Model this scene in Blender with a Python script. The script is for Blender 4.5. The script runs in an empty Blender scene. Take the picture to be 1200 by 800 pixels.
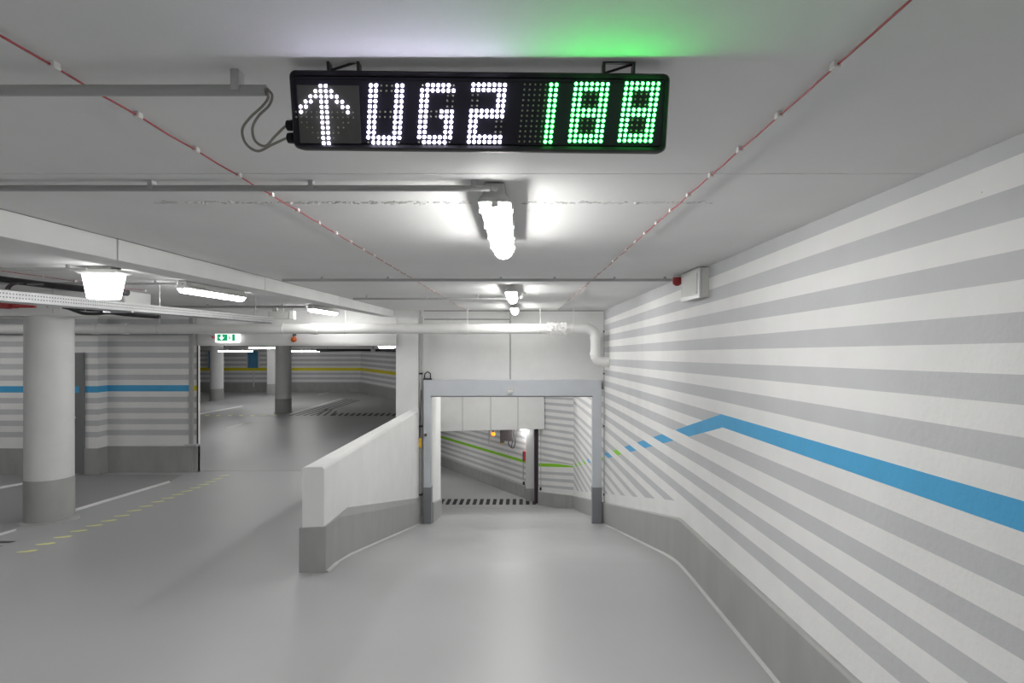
import bpy, bmesh, math, random
from mathutils import Vector, Matrix
random.seed(7)
SC = bpy.context.scene
COL = SC.collection
# ---------------------------------------------------------------- camera, light, exposure
# world origin = lens of the camera; +Y runs down the ramp, +Z up (floor under the lens is at -1.74)
F, CX, CY = 700.0, 610.0, 401.5
cam_d = bpy.data.cameras.new('camera'); cam = bpy.data.objects.new('camera', cam_d); COL.objects.link(cam)
cam_d.sensor_width = 36; cam_d.lens = 36 * F / 1200
cam_d.shift_x = -(CX - 600) / 1200; cam_d.shift_y = (CY - 400) / 1200
cam_d.clip_start = .05
cam.rotation_euler = (math.pi / 2, 0, 0)
SC.camera = cam
w = bpy.data.worlds.new('world'); SC.world = w; w.use_nodes = True
w.node_tree.nodes['Background'].inputs[0].default_value = (.8, .85, .9, 1)
w.node_tree.nodes['Background'].inputs[1].default_value = .02
SC.view_settings.view_transform = 'Standard'; SC.view_settings.look = 'None'
SC.view_settings.gamma = 1; SC.view_settings.use_curve_mapping = False
SC.view_settings.exposure = 0.0
LAMP = 65.0        # radiance of the diffusers over the lanes, tuned for the brightness there
LAMP_BAY = 46.0    # dimmer diffusers over bays and hall, tuned for the brightness there
LAMP_LOW = 95.0    # diffusers over the lower ramp, boosted to brighten its panels

# ---------------------------------------------------------------- materials
MATS = {}
def mat(name, col, rough=.6, metal=0, noise=0, nscale=6, bump=0, bscale=40, emit=None, estr=0, spec=.5, rvar=0, streak=None, pits=False):
    m = bpy.data.materials.new(name); m.use_nodes = True; nt = m.node_tree; b = nt.nodes['Principled BSDF']
    b.inputs['Base Color'].default_value = (*col, 1); b.inputs['Roughness'].default_value = rough
    b.inputs['Metallic'].default_value = metal; b.inputs['Specular IOR Level'].default_value = spec
    tc = nt.nodes.new('ShaderNodeTexCoord')
    geo = nt.nodes.new('ShaderNodeNewGeometry')
    if noise or rvar:
        n = nt.nodes.new('ShaderNodeTexNoise'); n.inputs['Scale'].default_value = nscale; n.inputs['Detail'].default_value = 6
        if streak:
            mp = nt.nodes.new('ShaderNodeMapping'); mp.inputs['Scale'].default_value = streak
            nt.links.new(geo.outputs['Position'], mp.inputs[0]); nt.links.new(mp.outputs[0], n.inputs[0])
        else: nt.links.new(geo.outputs['Position'], n.inputs[0])
        if noise:
            r = nt.nodes.new('ShaderNodeMapRange'); r.inputs[1].default_value = .3; r.inputs[2].default_value = .7
            r.inputs[3].default_value = 1 - noise; r.inputs[4].default_value = 1 + noise
            nt.links.new(n.outputs[0], r.inputs[0])
            v = nt.nodes.new('ShaderNodeMix'); v.data_type = 'RGBA'; v.blend_type = 'MULTIPLY'; v.inputs[0].default_value = 1
            v.inputs[6].default_value = (*col, 1); nt.links.new(r.outputs[0], v.inputs[7]); nt.links.new(v.outputs[2], b.inputs['Base Color'])
        if rvar:
            r2 = nt.nodes.new('ShaderNodeMapRange'); r2.inputs[1].default_value = .3; r2.inputs[2].default_value = .7
            r2.inputs[3].default_value = rough - rvar; r2.inputs[4].default_value = rough + rvar
            nt.links.new(n.outputs[0], r2.inputs[0]); nt.links.new(r2.outputs[0], b.inputs['Roughness'])
    if bump:
        n2 = nt.nodes.new('ShaderNodeTexNoise'); n2.inputs['Scale'].default_value = bscale; n2.inputs['Detail'].default_value = 4
        nt.links.new(geo.outputs['Position'], n2.inputs[0])
        bp = nt.nodes.new('ShaderNodeBump'); bp.inputs['Strength'].default_value = bump; bp.inputs['Distance'].default_value = .01
        nt.links.new(n2.outputs[0], bp.inputs['Height']); nt.links.new(bp.outputs[0], b.inputs['Normal'])
    if pits:                                       # small open pores of the cast concrete
        vo = nt.nodes.new('ShaderNodeTexVoronoi'); vo.inputs['Scale'].default_value = 5.5; nt.links.new(geo.outputs['Position'], vo.inputs[0])
        lt_ = nt.nodes.new('ShaderNodeMath'); lt_.operation = 'LESS_THAN'; lt_.inputs[1].default_value = .022; nt.links.new(vo.outputs['Distance'], lt_.inputs[0])
        mx = nt.nodes.new('ShaderNodeMix'); mx.data_type = 'RGBA'; nt.links.new(lt_.outputs[0], mx.inputs[0])
        src = b.inputs['Base Color'].links[0].from_socket; nt.links.new(src, mx.inputs[6]); mx.inputs[7].default_value = (col[0] * .45, col[1] * .45, col[2] * .45, 1)
        nt.links.new(mx.outputs[2], b.inputs['Base Color'])
    if emit:
        b.inputs['Emission Color'].default_value = (*emit, 1); b.inputs['Emission Strength'].default_value = estr
    MATS[name] = m
    return m
mat('white_wall', (.80, .797, .79), .6, noise=.03, nscale=3, bump=.25, bscale=30, pits=True)
mat('grey_stripe', (.535, .54, .555), .6, noise=.03, nscale=3, bump=.25, bscale=30)
mat('blue_paint', (.065, .37, .66), .55, noise=.05, nscale=4, bump=.2, bscale=30)
mat('green_paint', (.25, .60, .02), .55, noise=.04, nscale=4)
mat('yellow_paint', (.72, .62, .01), .55, noise=.04, nscale=4)
mat('plinth_grey', (.355, .357, .347), .5, noise=.10, nscale=4, streak=(1.2, 1.2, .5), rvar=.06)
mat('cove_grey', (.44, .445, .44), .5, noise=.05)
mat('floor_epoxy', (.41, .415, .42), .38, noise=.05, nscale=.9, rvar=.06)
mat('floor_dark', (.42, .42, .425), .36, noise=.08, nscale=.9, rvar=.06)
mat('ceiling_paint', (.76, .76, .755), .75, noise=.03, nscale=1.6, bump=.15, bscale=14)
mat('ceiling_patch', (.60, .60, .59), .8, noise=.1, nscale=30)
mat('joint_dark', (.13, .12, .11), .8)
mat('beam_paint', (.79, .79, .78), .65, noise=.03, nscale=3, bump=.1)
mat('concrete_grey', (.40, .40, .40), .7, noise=.06)
mat('column_paint', (.66, .66, .66), .6, noise=.03, nscale=4)
mat('gate_steel', (.60, .625, .66), .42, metal=.1, noise=.04, nscale=3)
mat('gate_steel_low', (.25, .255, .275), .45, metal=.2, noise=.06, nscale=3)
mat('white_pvc', (.82, .815, .80), .35, noise=.02)
mat('conduit_grey', (.40, .405, .40), .45, noise=.04)
mat('clip_grey', (.46, .46, .46), .5)
mat('clip_white', (.75, .74, .72), .5)
mat('cable_red', (.36, .03, .04), .5)
mat('cable_grey', (.27, .25, .22), .55)
mat('cable_black', (.02, .017, .02), .5)
mat('black_housing', (.008, .006, .010), .45, spec=.25)
mat('black_panel', (.020, .018, .028), .5, spec=.2)
mat('bay_dark', (.30, .295, .30), .4, noise=.07, nscale=.9, rvar=.05)
mat('bracket_black', (.02, .015, .02), .4, metal=.3)
mat('galvanised', (.62, .63, .64), .38, metal=.7, noise=.06, nscale=20)
mat('galv_dark', (.03, .03, .03), .8)
mat('lamp_body', (.50, .50, .48), .45)
mat('lamp_cap', (.80, .80, .78), .5)
mat('diffuser', (.9, .9, .9), .4, emit=(1.0, .99, .965), estr=LAMP)
mat('diffuser_bay', (.9, .9, .9), .4, emit=(1.0, .99, .975), estr=LAMP_BAY)
mat('diffuser_low', (.9, .9, .9), .4, emit=(1.0, .99, .965), estr=LAMP_LOW)
mat('diffuser_soft', (.9, .9, .9), .4, emit=(1.0, .99, .98), estr=9)
mat('led_white', (.9, .9, .95), .3, emit=(.80, .76, 1.0), estr=16)
mat('led_green', (.3, .9, .4), .3, emit=(.06, 1.0, .14), estr=15)
mat('led_off', (.30, .29, .20), .4)
mat('red_plastic', (.30, .012, .015), .4)
mat('red_print', (.55, .06, .06), .5)
mat('silver_grey', (.55, .55, .55), .35, metal=.4)
mat('box_grey', (.62, .62, .60), .45)
mat('sign_face', (.9, .9, .9), .4, emit=(1, 1, 1), estr=1.3)
mat('sign_green', (.0, .25, .10), .4, emit=(.0, .33, .13), estr=.9)
mat('amber_lens', (.55, .10, .01), .3)
mat('amber_lit', (1, .35, .02), .3, emit=(1, .22, .01), estr=2.6)
mat('amber_core', (1, .8, .3), .3, emit=(1, .7, .2), estr=7)
mat('door_grey', (.20, .20, .21), .45)
mat('dark_steel', (.035, .02, .035), .5)
mat('machine_dark', (.09, .08, .08), .6)
mat('line_white', (.86, .86, .85), .5, noise=.08, nscale=12)
mat('line_glow', (.86, .84, .36), .5, noise=.08, nscale=12)
mat('line_black', (.02, .018, .022), .5)
mat('yellow_tag', (.75, .45, .02), .5)
mat('blue_banner', (.08, .24, .42), .5, noise=.2, nscale=5, streak=(3, 3, .3))
# the fine grid behind the arrow of the display
def grid_mat():
    m = mat('led_grid', (.03, .03, .03), .5); nt = m.node_tree; b = nt.nodes['Principled BSDF']
    tc = nt.nodes.new('ShaderNodeTexCoord'); br = nt.nodes.new('ShaderNodeTexBrick')
    br.offset = 0; br.inputs['Scale'].default_value = 1
    br.inputs['Color1'].default_value = (.012, .011, .012, 1); br.inputs['Color2'].default_value = (.012, .011, .012, 1)
    br.inputs['Mortar'].default_value = (.085, .083, .078, 1)
    br.inputs['Mortar Size'].default_value = .0007; br.inputs['Brick Width'].default_value = .0039; br.inputs['Row Height'].default_value = .0039
    nt.links.new(tc.outputs['Object'], br.inputs[0]); nt.links.new(br.outputs[0], b.inputs['Base Color'])
grid_mat()

# ---------------------------------------------------------------- mesh helpers
class MB:
    def __init__(s): s.v = []; s.f = []
    def poly(s, pts):
        n = len(s.v); s.v += [tuple(p) for p in pts]; s.f.append(tuple(range(n, n + len(pts)))); return s
    def box(s, a, b):
        x0, y0, z0 = a; x1, y1, z1 = b; n = len(s.v)
        s.v += [(x0, y0, z0), (x1, y0, z0), (x1, y1, z0), (x0, y1, z0), (x0, y0, z1), (x1, y0, z1), (x1, y1, z1), (x0, y1, z1)]
        s.f += [tuple(n + i for i in q) for q in ((0, 3, 2, 1), (4, 5, 6, 7), (0, 1, 5, 4), (1, 2, 6, 5), (2, 3, 7, 6), (3, 0, 4, 7))]
        return s
    def hexa(s, bot, top):                       # two quads, bottom counter-clockwise
        n = len(s.v); s.v += [tuple(p) for p in bot] + [tuple(p) for p in top]
        s.f += [tuple(n + i for i in q) for q in ((3, 2, 1, 0), (4, 5, 6, 7), (0, 1, 5, 4), (1, 2, 6, 5), (2, 3, 7, 6), (3, 0, 4, 7))]
        return s
    def prism(s, ring0, ring1):                  # two rings of the same length, capped
        k = len(ring0); n = len(s.v); s.v += [tuple(p) for p in ring0] + [tuple(p) for p in ring1]
        for i in range(k):
            j = (i + 1) % k; s.f.append((n + i, n + j, n + k + j, n + k + i))
        s.f.append(tuple(n + i for i in reversed(range(k)))); s.f.append(tuple(n + k + i for i in range(k)))
        return s
    def loft(s, rings, cap=True):
        k = len(rings[0]); n = len(s.v)
        for r in rings: s.v += [tuple(p) for p in r]
        for a in range(len(rings) - 1):
            for i in range(k):
                j = (i + 1) % k
                s.f.append((n + a * k + i, n + a * k + j, n + (a + 1) * k + j, n + (a + 1) * k + i))
        if cap:
            s.f.append(tuple(n + i for i in reversed(range(k)))); s.f.append(tuple(n + (len(rings) - 1) * k + i for i in range(k)))
        return s
    def tube(s, pts, r, k=8):
        pts = [Vector(p) for p in pts]; rings = []
        up = Vector((0, 0, 1)); prev = None
        for i, p in enumerate(pts):
            a = pts[max(i - 1, 0)]; b = pts[min(i + 1, len(pts) - 1)]; t = (b - a).normalized()
            if prev is None:
                u = t.cross(up); u = u.normalized() if u.length > .05 else Vector((1, 0, 0))
            else:
                u = (prev - t * prev.dot(t)).normalized()
            prev = u; v2 = t.cross(u)
            rr = r[i] if isinstance(r, (list, tuple)) else r
            rings.append([p + (u * math.cos(q) + v2 * math.sin(q)) * rr for q in [2 * math.pi * m / k for m in range(k)]])
        return s.loft(rings)
    def build(s, name, m, parent=None, label=None, cat=None, group=None, kind=None, smooth=False, bevel=0, local=False, org=None):
        me = bpy.data.meshes.new(name)
        if parent is not None:
            o_w = Vector((0, 0, 0)) if local else worg(parent)
            off = Vector((0, 0, 0))
        else:
            xs = [p[0] for p in s.v]; ys = [p[1] for p in s.v]; zs = [p[2] for p in s.v]
            off = Vector(org) if org else Vector(((min(xs) + max(xs)) / 2, (min(ys) + max(ys)) / 2, min(zs)))
            o_w = off
        me.from_pydata([tuple(Vector(p) - o_w) for p in s.v], [], s.f); me.update()
        bm = bmesh.new(); bm.from_mesh(me); bmesh.ops.recalc_face_normals(bm, faces=bm.faces) if not getattr(s, 'keep', False) else None
        bm.to_mesh(me); bm.free()
        me.materials.append(MATS[m])
        if smooth:
            me.shade_smooth(); me.set_sharp_from_angle(angle=math.radians(40))
        o = bpy.data.objects.new(name, me); COL.objects.link(o); o.location = off
        if parent is not None: o.parent = parent; o.location = (0, 0, 0)
        if bevel:
            bv = o.modifiers.new('bevel', 'BEVEL'); bv.width = bevel; bv.segments = 2; bv.limit_method = 'ANGLE'
        tag(o, label, cat, group, kind)
        return o
def worg(o):
    p = Vector(o.location)
    while o.parent: o = o.parent; p += Vector(o.location)
    return p
def tag(o, label=None, cat=None, group=None, kind=None):
    if label: o['label'] = label
    if cat: o['category'] = cat
    if group: o['group'] = group
    if kind: o['kind'] = kind
    return o
def thing(name, loc, label, cat, group=None, kind=None):
    o = bpy.data.objects.new(name, None); COL.objects.link(o); o.location = loc; o.empty_display_size = .1
    return tag(o, label, cat, group, kind)
def copy_tree(o, dloc=None, parent=None, **tags):
    c = o.copy(); COL.objects.link(c); c.parent = parent
    if dloc is not None: c.location = Vector(o.location) + Vector(dloc)
    if tags: tag(c, **tags)
    for ch in [x for x in o.children]: copy_tree(ch, None, c)
    return c
def circ(cx, cy, z, r, k=24): return [(cx + r * math.cos(2 * math.pi * i / k), cy + r * math.sin(2 * math.pi * i / k), z) for i in range(k)]
# sight lines of the survey: a pixel of the photograph -> a point on a known surface
def at(x, y, Y): return Vector(((x - CX) / F * Y, Y, (CY - y) / F * Y))
def on_wall(x, y, A, B):                          # vertical plane through plan points A, B
    dx = (x - CX) / F; ex, ey = B[0] - A[0], B[1] - A[1]
    t = (A[0] * ey - A[1] * ex) / (dx * ey - ex)  # point t*(dx,1) on the line
    return Vector((dx * t, t, (CY - y) / F * t))
G0, GS = -1.74, .06
def on_floor(x, y):
    d = -G0 / ((y - CY) / F - GS); return Vector(((x - CX) / F * d, d, G0 - GS * d))
LOW = -5.35
YB, YL = 5.71, 19.3
def fz(Y):
    a = G0 - GS * Y; b = -.712 - .24 * Y
    t = max(0, 1 - abs(Y - YB) / .5)
    z = min(a, b) - .018 * t * t
    return max(z, LOW)
RW = lambda Y: 1.465 + .0115 * Y                  # face of the long right wall
RA, RB = (RW(-6), -6), (RW(19), 19)

# ---------------------------------------------------------------- floors
XL, YBK = -16.0, -6.0
mb = MB()
def strip(mb, x0, x1, ys, zf):
    for a, b in zip(ys, ys[1:]):
        X0a, X0b = (x0(a), x0(b)) if callable(x0) else (x0, x0)
        X1a, X1b = (x1(a), x1(b)) if callable(x1) else (x1, x1)
        mb.poly([(X0a, a, zf(a)), (X1a, a, zf(a)), (X1b, b, zf(b)), (X0b, b, zf(b))])
PL = lambda Y: -1.767 - .0263 * (Y - 5.377)       # ramp-side face of the parapet
strip(mb, XL, lambda Y: RW(Y) + .1, [YBK, 5.2], lambda Y: G0 - GS * Y)
strip(mb, XL, lambda Y: PL(max(Y, 5.377)) - .1, [5.2, 11.35], lambda Y: G0 - GS * Y)
floor = mb.build('floor', 'floor_epoxy', label='smooth light grey coated concrete floor of the parking deck', cat='floor', kind='structure')
mb = MB()
ys = [5.2 + .05 * i for i in range(22)] + [7, 8.5, 10, 11.6, 13, 14.9]
strip(mb, lambda Y: PL(max(Y, 5.377)) - .1, lambda Y: RW(Y) + .1, ys, fz)
strip(mb, -9, lambda Y: RW(Y) + .1, [14.9, 17, 19.0, 19.3], fz)
ramp = mb.build('floor_ramp', 'floor_epoxy', label='grey coated ramp running down through the steel gate frame', cat='floor', kind='structure', smooth=True)
HF = G0 - GS * 11.3
hall_floor = MB().poly([(-24, 11.3, HF), (-2.31, 11.3, HF), (-2.31, 14.85, HF), (-2.57, 14.85, HF), (-2.57, 31, HF), (-24, 31, HF)]).build('floor_hall', 'floor_epoxy', label='grey floor of the far parking hall beyond the wide opening', cat='floor', kind='structure')
low_floor = MB().poly([(-12, 19.3, LOW), (3, 19.3, LOW), (3, 34, LOW), (-12, 34, LOW)]).build('floor_lower', 'floor_dark', label='dark grey floor of the lower level at the ramp foot', cat='floor', kind='structure')

# ---------------------------------------------------------------- ceiling: cast slabs with open joints
CZ = .62
ceil = MB().box((XL, YBK, CZ + .03), (1.75, 11.9, CZ + .2)).build('ceiling', 'joint_dark', label='painted concrete slab ceiling above deck and ramp', cat='ceiling', kind='structure')
jy = [YBK, -1.4, 2.19, 5.86, 8.9, 11.9]
for a, b in zip(jy, jy[1:]):
    MB().box((XL, a + .003, CZ), (1.75, b - .003, CZ + .031)).build('ceiling_slab', 'ceiling_paint', ceil)
mb = MB()                                          # ragged filler along a slab seam
for i in range(330):
    x = random.uniform(-1.62, .85); y = 2.64 + random.gauss(0, .012); r = random.uniform(.004, .011)
    if -.22 < x < .02 : continue
    e = random.uniform(.8, 2.2)
    ring = [(x + r * e * math.cos(q), y + r * math.sin(q), CZ + .001) for q in [math.pi * 2 * k / 6 for k in range(6)]]
    ring2 = [(x + .5 * r * e * math.cos(q), y + .5 * r * math.sin(q), CZ - .0035) for q in [math.pi * 2 * k / 6 for k in range(6)]]
    mb.prism(ring, ring2)
mb.build('filler_seam', 'ceiling_patch', ceil, kind='stuff')
HC = .0
MB().box((-24, 11.32, HC), (-2.34, 31, HC + .2)).build('ceiling_hall', 'ceiling_paint', label='low concrete ceiling of the far parking hall', cat='ceiling', kind='structure')
MB().box((-2.3, 11.75, -.55), (2.2, 14.86, -.35)).box((-2.57, 14.86, -.55), (2.2, 19.9, -.35)).build('ceiling_ramp', 'ceiling_paint', label='painted ceiling over the lower part of the ramp', cat='ceiling', kind='structure')
LC = -2.81
MB().box((-12, 19.72, LC), (3, 34, LC + .2)).build('ceiling_lower', 'ceiling_paint', label='concrete ceiling of the lower level past the downstand', cat='ceiling', kind='structure')

# ---------------------------------------------------------------- right wall with its painted fan of stripes
def clip(poly, P, Q, side):                        # keep the part of a (Y,z) polygon on one side of line PQ
    out = []
    fn = lambda p: ((Q[0] - P[0]) * (p[1] - P[1]) - (Q[1] - P[1]) * (p[0] - P[0])) * side
    for i in range(len(poly)):
        a, b = poly[i - 1], poly[i]; fa, fb = fn(a), fn(b)
        if (fa >= 0) != (fb >= 0):
            t = fa / (fa - fb); out.append((a[0] + (b[0] - a[0]) * t, a[1] + (b[1] - a[1]) * t))
        if fb >= 0: out.append(b)
    return out
mb = MB()
mb.prism([(RW(YBK), YBK, -6), (RW(YBK) + .25, YBK, -6), (RW(19) + .25, 19, -6), (RW(19), 19, -6)],
         [(RW(YBK), YBK, CZ + .1), (RW(YBK) + .25, YBK, CZ + .1), (RW(19) + .25, 19, CZ + .1), (RW(19), 19, CZ + .1)])
wall_right = mb.build('wall_right', 'white_wall', label='long white side wall painted with a fan of grey stripes', cat='wall', kind='structure')
def yz(x, y): p = on_wall(x, y, RA, RB); return (p.y, p.z)
def zline(p, q):
    (a, b), (c, d) = yz(*p), yz(*q); return lambda Y: b + (d - b) * (Y - a) / (c - a)
def paint(poly, m, parent, name='painted_stripe', off=.0015):
    if len(poly) < 3: return
    mb = MB(); mb.keep = True
    mb.poly([(RW(Y) - off, Y, z) for Y, z in poly]); return mb.build(name, m, parent)
STR = {
 1: ((711, 367.5), (790, 331), (711, 374), (1197, 180)),
 2: ((711, 380), (1200, 216), (711, 387), (1200, 254.4)),
 3: ((711, 392.5), (1200, 291.6), (711, 399.5), (1200, 327)),
 4: ((711, 406.4), (1200, 365), (711, 412.5), (1200, 401.4)),
 5: ((711, 420.5), (1200, 439), (711, 427.7), (1200, 474.4)),
 6: ((711, 433.5), (1200, 512.5), (711, 440), (1200, 549.4)),
 7: ((711, 446.5), (1200, 587), (711, 453.2), (1200, 623.5)),
 8: ((710, 459), (1200, 662), (710, 466), (1200, 698.6)),
 9: ((710, 472.5), (1200, 739), (710, 479), (1200, 773.6)),
 10: ((710, 486), (1182, 800), (710, 492), (1135.5, 800)),
 11: ((710, 499), (1090.5, 800), (710, 505), (1056, 800)),
 12: ((672, 482), (800, 594.4), (672, 485.6), (788, 593)),
 13: ((672, 490), (773.8, 590), (672, 493.3), (762.5, 589.4)),
 14: ((672, 498), (751.9, 586.9), (672, 501.3), (745, 585.6)),
 15: ((672, 506), (736, 584.6), (672, 509.3), (730.6, 583.8)),
 16: ((672, 514), (723, 582), (672, 517.4), (718.75, 581)),
 17: ((672, 521.7), (713.5, 580), (672, 525), (709.5, 579)),
 18: ((672, 529.6), (704, 578.5), (672, 533), (700.5, 578)),
 19: ((672, 537.7), (696, 577), (672, 541.2), (693, 577)),
 20: ((672, 546), (690, 577), (672, 549.5), (687, 576.5)),
 21: ((672, 554), (684, 576), (672, 557.5), (681.5, 575.7)),
 22: ((672, 562), (679, 575.2), (672, 566), (676.5, 575)),
}
U0, U1 = yz(844.4, 485.4), yz(673, 543)            # the rising coloured dash line
L0, L1 = yz(847.5, 500.6), yz(674, 546.8)
AP = (yz(844.4, 485.4), yz(847.5, 500.6))
col_of = {9: 'blue', 10: 'blue', 11: 'blue', 12: 'green', 13: 'blue', 14: 'green', 15: 'green', 16: 'blue', 17: 'green', 18: 'green', 19: 'green'}
m0, m1 = (6.0, -.162 - .24 * 6 + .02), (19.0, -.162 - .24 * 19 + .02)   # white margin above the plinth
def above(poly, P, Q):
    if P[0] > Q[0]: P, Q = Q, P
    return clip(poly, P, Q, 1)
def below(poly, P, Q):
    if P[0] > Q[0]: P, Q = Q, P
    return clip(poly, P, Q, -1)
for k, (a, b, c, d) in STR.items():
    zt, zb = zline(a, b), zline(c, d)
    y0 = YBK + .02 if k < 12 else 4.6
    q = [(y0, zb(y0)), (18.99, zb(18.99)), (18.99, zt(18.99)), (y0, zt(y0))]
    if k <= 2:
        if k == 1:                                 # the two edges meet behind the ceiling line
            q = [(y0, zb(y0)), (18.99, zb(18.99)), (18.99, zt(18.99)), (4.0, CZ + .3), (y0, CZ + .5)]
        q = below(q, (0, CZ - .001), (10, CZ - .001))
    if k >= 12: q = above(q, m0, m1)
    if k <= 6: paint(q, 'grey_stripe', wall_right)
    elif k == 7:
        near = clip(q, AP[0], AP[1], 1); far = clip(q, AP[0], AP[1], -1)
        if min(p[0] for p in near) > min(p[0] for p in far): near, far = far, near
        o = paint(near, 'blue_paint', wall_right); paint(above(far, U0, U1), 'grey_stripe', wall_right)
    else:
        paint(above(q, U0, U1), 'grey_stripe', wall_right)
        paint(below(q, L0, L1), 'grey_stripe', wall_right)
        if k == 8:
            band = [U0, L0, (yz(807.5, 511.5)), (yz(791, 503.7))]
            paint(band, 'blue_paint', wall_right)
        elif k in col_of:
            paint(below(above(q, L0, L1), U0, U1), col_of[k] + '_paint', wall_right, 'painted_dash')
# plinth of the right wall
def plinth(mb, fx, ys, side, th=.03, h=.41, zf=fz):
    rings = []
    for Y in ys:
        z = zf(Y); X = fx(Y)
        rings.append([(X, Y, z - .05), (X + side * th, Y, z - .05), (X + side * th, Y, z + h - .015), (X + side * (th - .012), Y, z + h), (X, Y, z + h)])
    mb.loft(rings)
pys = [YBK, 0, 3, 5.0, 5.3, 5.5, 5.62, 5.75, 5.9, 6.2, 8, 10, 11.4, 13, 15, 17, 18.98]
mb = MB(); plinth(mb, RW, pys, -1, zf=lambda Y: min(G0 - GS * Y, -.712 - .24 * Y))
base_r = mb.build('baseboard_right', 'plinth_grey', label='grey coated plinth along the foot of the striped side wall', cat='plinth', kind='structure')
mb = MB()
mb.loft([[(RW(Y) - .03, Y, fz(Y)), (RW(Y) - .03, Y, fz(Y) + .018), (RW(Y) - .05, Y, fz(Y) + .002)] for Y in pys])
mb.build('cove_strip', 'cove_grey', base_r)

# ---------------------------------------------------------------- walls that close the deck
MB().box((XL, YBK - .2, -2.2), (1.8, YBK, CZ + .1)).build('wall_rear', 'white_wall', label='white wall closing the deck behind the viewpoint', cat='wall', kind='structure')
MB().box((XL - .2, YBK, -2.6), (XL, 11.6, CZ + .1)).build('wall_side', 'white_wall', label='white wall at the far end of the parking bays', cat='wall', kind='structure')
# left striped wall: bay A proud, bay B set back
YA, YBW = 10.85, 11.10
wl = thing('wall_left', (-9, YBW, G0 - GS * 11), 'white wall with horizontal grey stripes and one blue stripe behind the column', 'wall', kind='structure')
xa, xb = at(115, 0, YA).x, at(222, 0, YBW).x
MB().box((XL, YA, -2.6), (xa, 11.2, CZ)).build('wall_bay', 'white_wall', wl)
MB().box((xa, YBW, -2.6), (xb, 11.2, CZ)).build('wall_bay', 'white_wall', wl)
zc = -.845
for k in range(-4, 7):
    z = zc + k * .2055; m = 'blue_paint' if k == 0 else 'grey_stripe'; h = .058 if k == 0 else .049
    mb = MB()
    if k == 6: pass
    mb.poly([(XL, YA - .0015, z - h), (xa + .0015, YA - .0015, z - h), (xa + .0015, YA - .0015, z + h), (XL, YA - .0015, z + h)])
    mb.poly([(xa + .0015, YA - .0015, z - h), (xa + .0015, YBW - .0015, z - h), (xa + .0015, YBW - .0015, z + h), (xa + .0015, YA - .0015, z + h)])
    mb.poly([(xa + .0015, YBW - .0015, z - h), (xb, YBW - .0015, z - h), (xb, YBW - .0015, z + h), (xa + .0015, YBW - .0015, z + h)])
    mb.build('painted_stripe', m, wl)
pz = G0 - GS * YBW
bl = MB()
bl.prism([(XL, YA - .03, pz - .05), (xa + .03, YA - .03, pz - .05), (xa + .03, YBW - .03, pz - .05), (xb + .01, YBW - .03, pz - .05), (xb + .01, YBW, pz - .05), (xa, YBW, pz - .05), (xa, YA, pz - .05), (XL, YA, pz - .05)],
         [(XL, YA - .03, pz + .49), (xa + .03, YA - .03, pz + .49), (xa + .03, YBW - .03, pz + .49), (xb + .01, YBW - .03, pz + .49), (xb + .01, YBW, pz + .49), (xa, YBW, pz + .49), (xa, YA, pz + .49), (XL, YA, pz + .49)])
bl.build('baseboard_left', 'plinth_grey', label='dark grey plinth under the horizontally striped wall', cat='plinth', kind='structure')
# joint post, door jamb with yellow mark
x1, x2, x3 = at(222, 0, 11.1).x, at(226.3, 0, 11.1).x, at(232, 0, 11.12).x
jam = thing('door_jamb', (x2, 11.2, pz), 'striped jamb with yellow mark and metal edge beside the hall opening', 'jamb', kind='structure')
MB().box((x1, 11.08, pz), (x2, 11.2, CZ)).build('joint_post', 'conduit_grey', jam)
MB().box((x2, 11.12, pz), (x3, 11.19, -.05)).build('jamb_body', 'white_wall', jam)
MB().box((x2, 11.09, pz), (x3, 11.2, pz + .49)).build('jamb_plinth', 'plinth_grey', jam)
MB().box((x3 - .014, 11.105, pz + .49), (x3 + .002, 11.13, -.05)).build('edge_angle', 'dark_steel', jam)
MB().box((x1 - .05, 11.02, pz + .49), (x2 + .12, 11.12, pz + .53)).build('cover_plate', 'galvanised', jam)
for k in range(-4, 4):
    z = zc + k * .2055
    MB().poly([(x2 + .005, 11.1185, z - .05), (x3 - .014, 11.1185, z - .05), (x3 - .014, 11.1185, z + .05), (x2 + .005, 11.1185, z + .05)]).build('painted_stripe', 'yellow_paint' if k == 0 else 'grey_stripe', jam)
# lintel above the hall opening
lt = thing('wall_lintel', (-4.2, 11.3, -.055), 'grey painted lintel over the wide opening to the far hall', 'lintel', kind='structure')
MB().box((xb, 11.26, -.02), (-2.34, 11.62, CZ)).build('lintel_wall', 'beam_paint', lt)
MB().box((x2, 11.24, -.055), (-2.34, 11.5, .14)).build('lintel_beam', 'ceiling_paint', lt)
MB().box((x2, 11.225, -.02), (-2.34, 11.24, .05)).build('lintel_batten', 'beam_paint', lt)
# pier at the ramp
pr = thing('wall_pier', (-2.15, 11.45, -2.4), 'white square pier between hall opening and steel gate frame', 'pier', kind='structure')
MB().box((-2.36, 11.3, -3.7), (-1.935, 11.75, CZ)).build('pier_shaft', 'beam_paint', pr, bevel=.008)
MB().box((-1.936, 11.42, -3.7), (-1.86, 11.75, CZ)).build('pier_return', 'beam_paint', pr)

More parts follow.
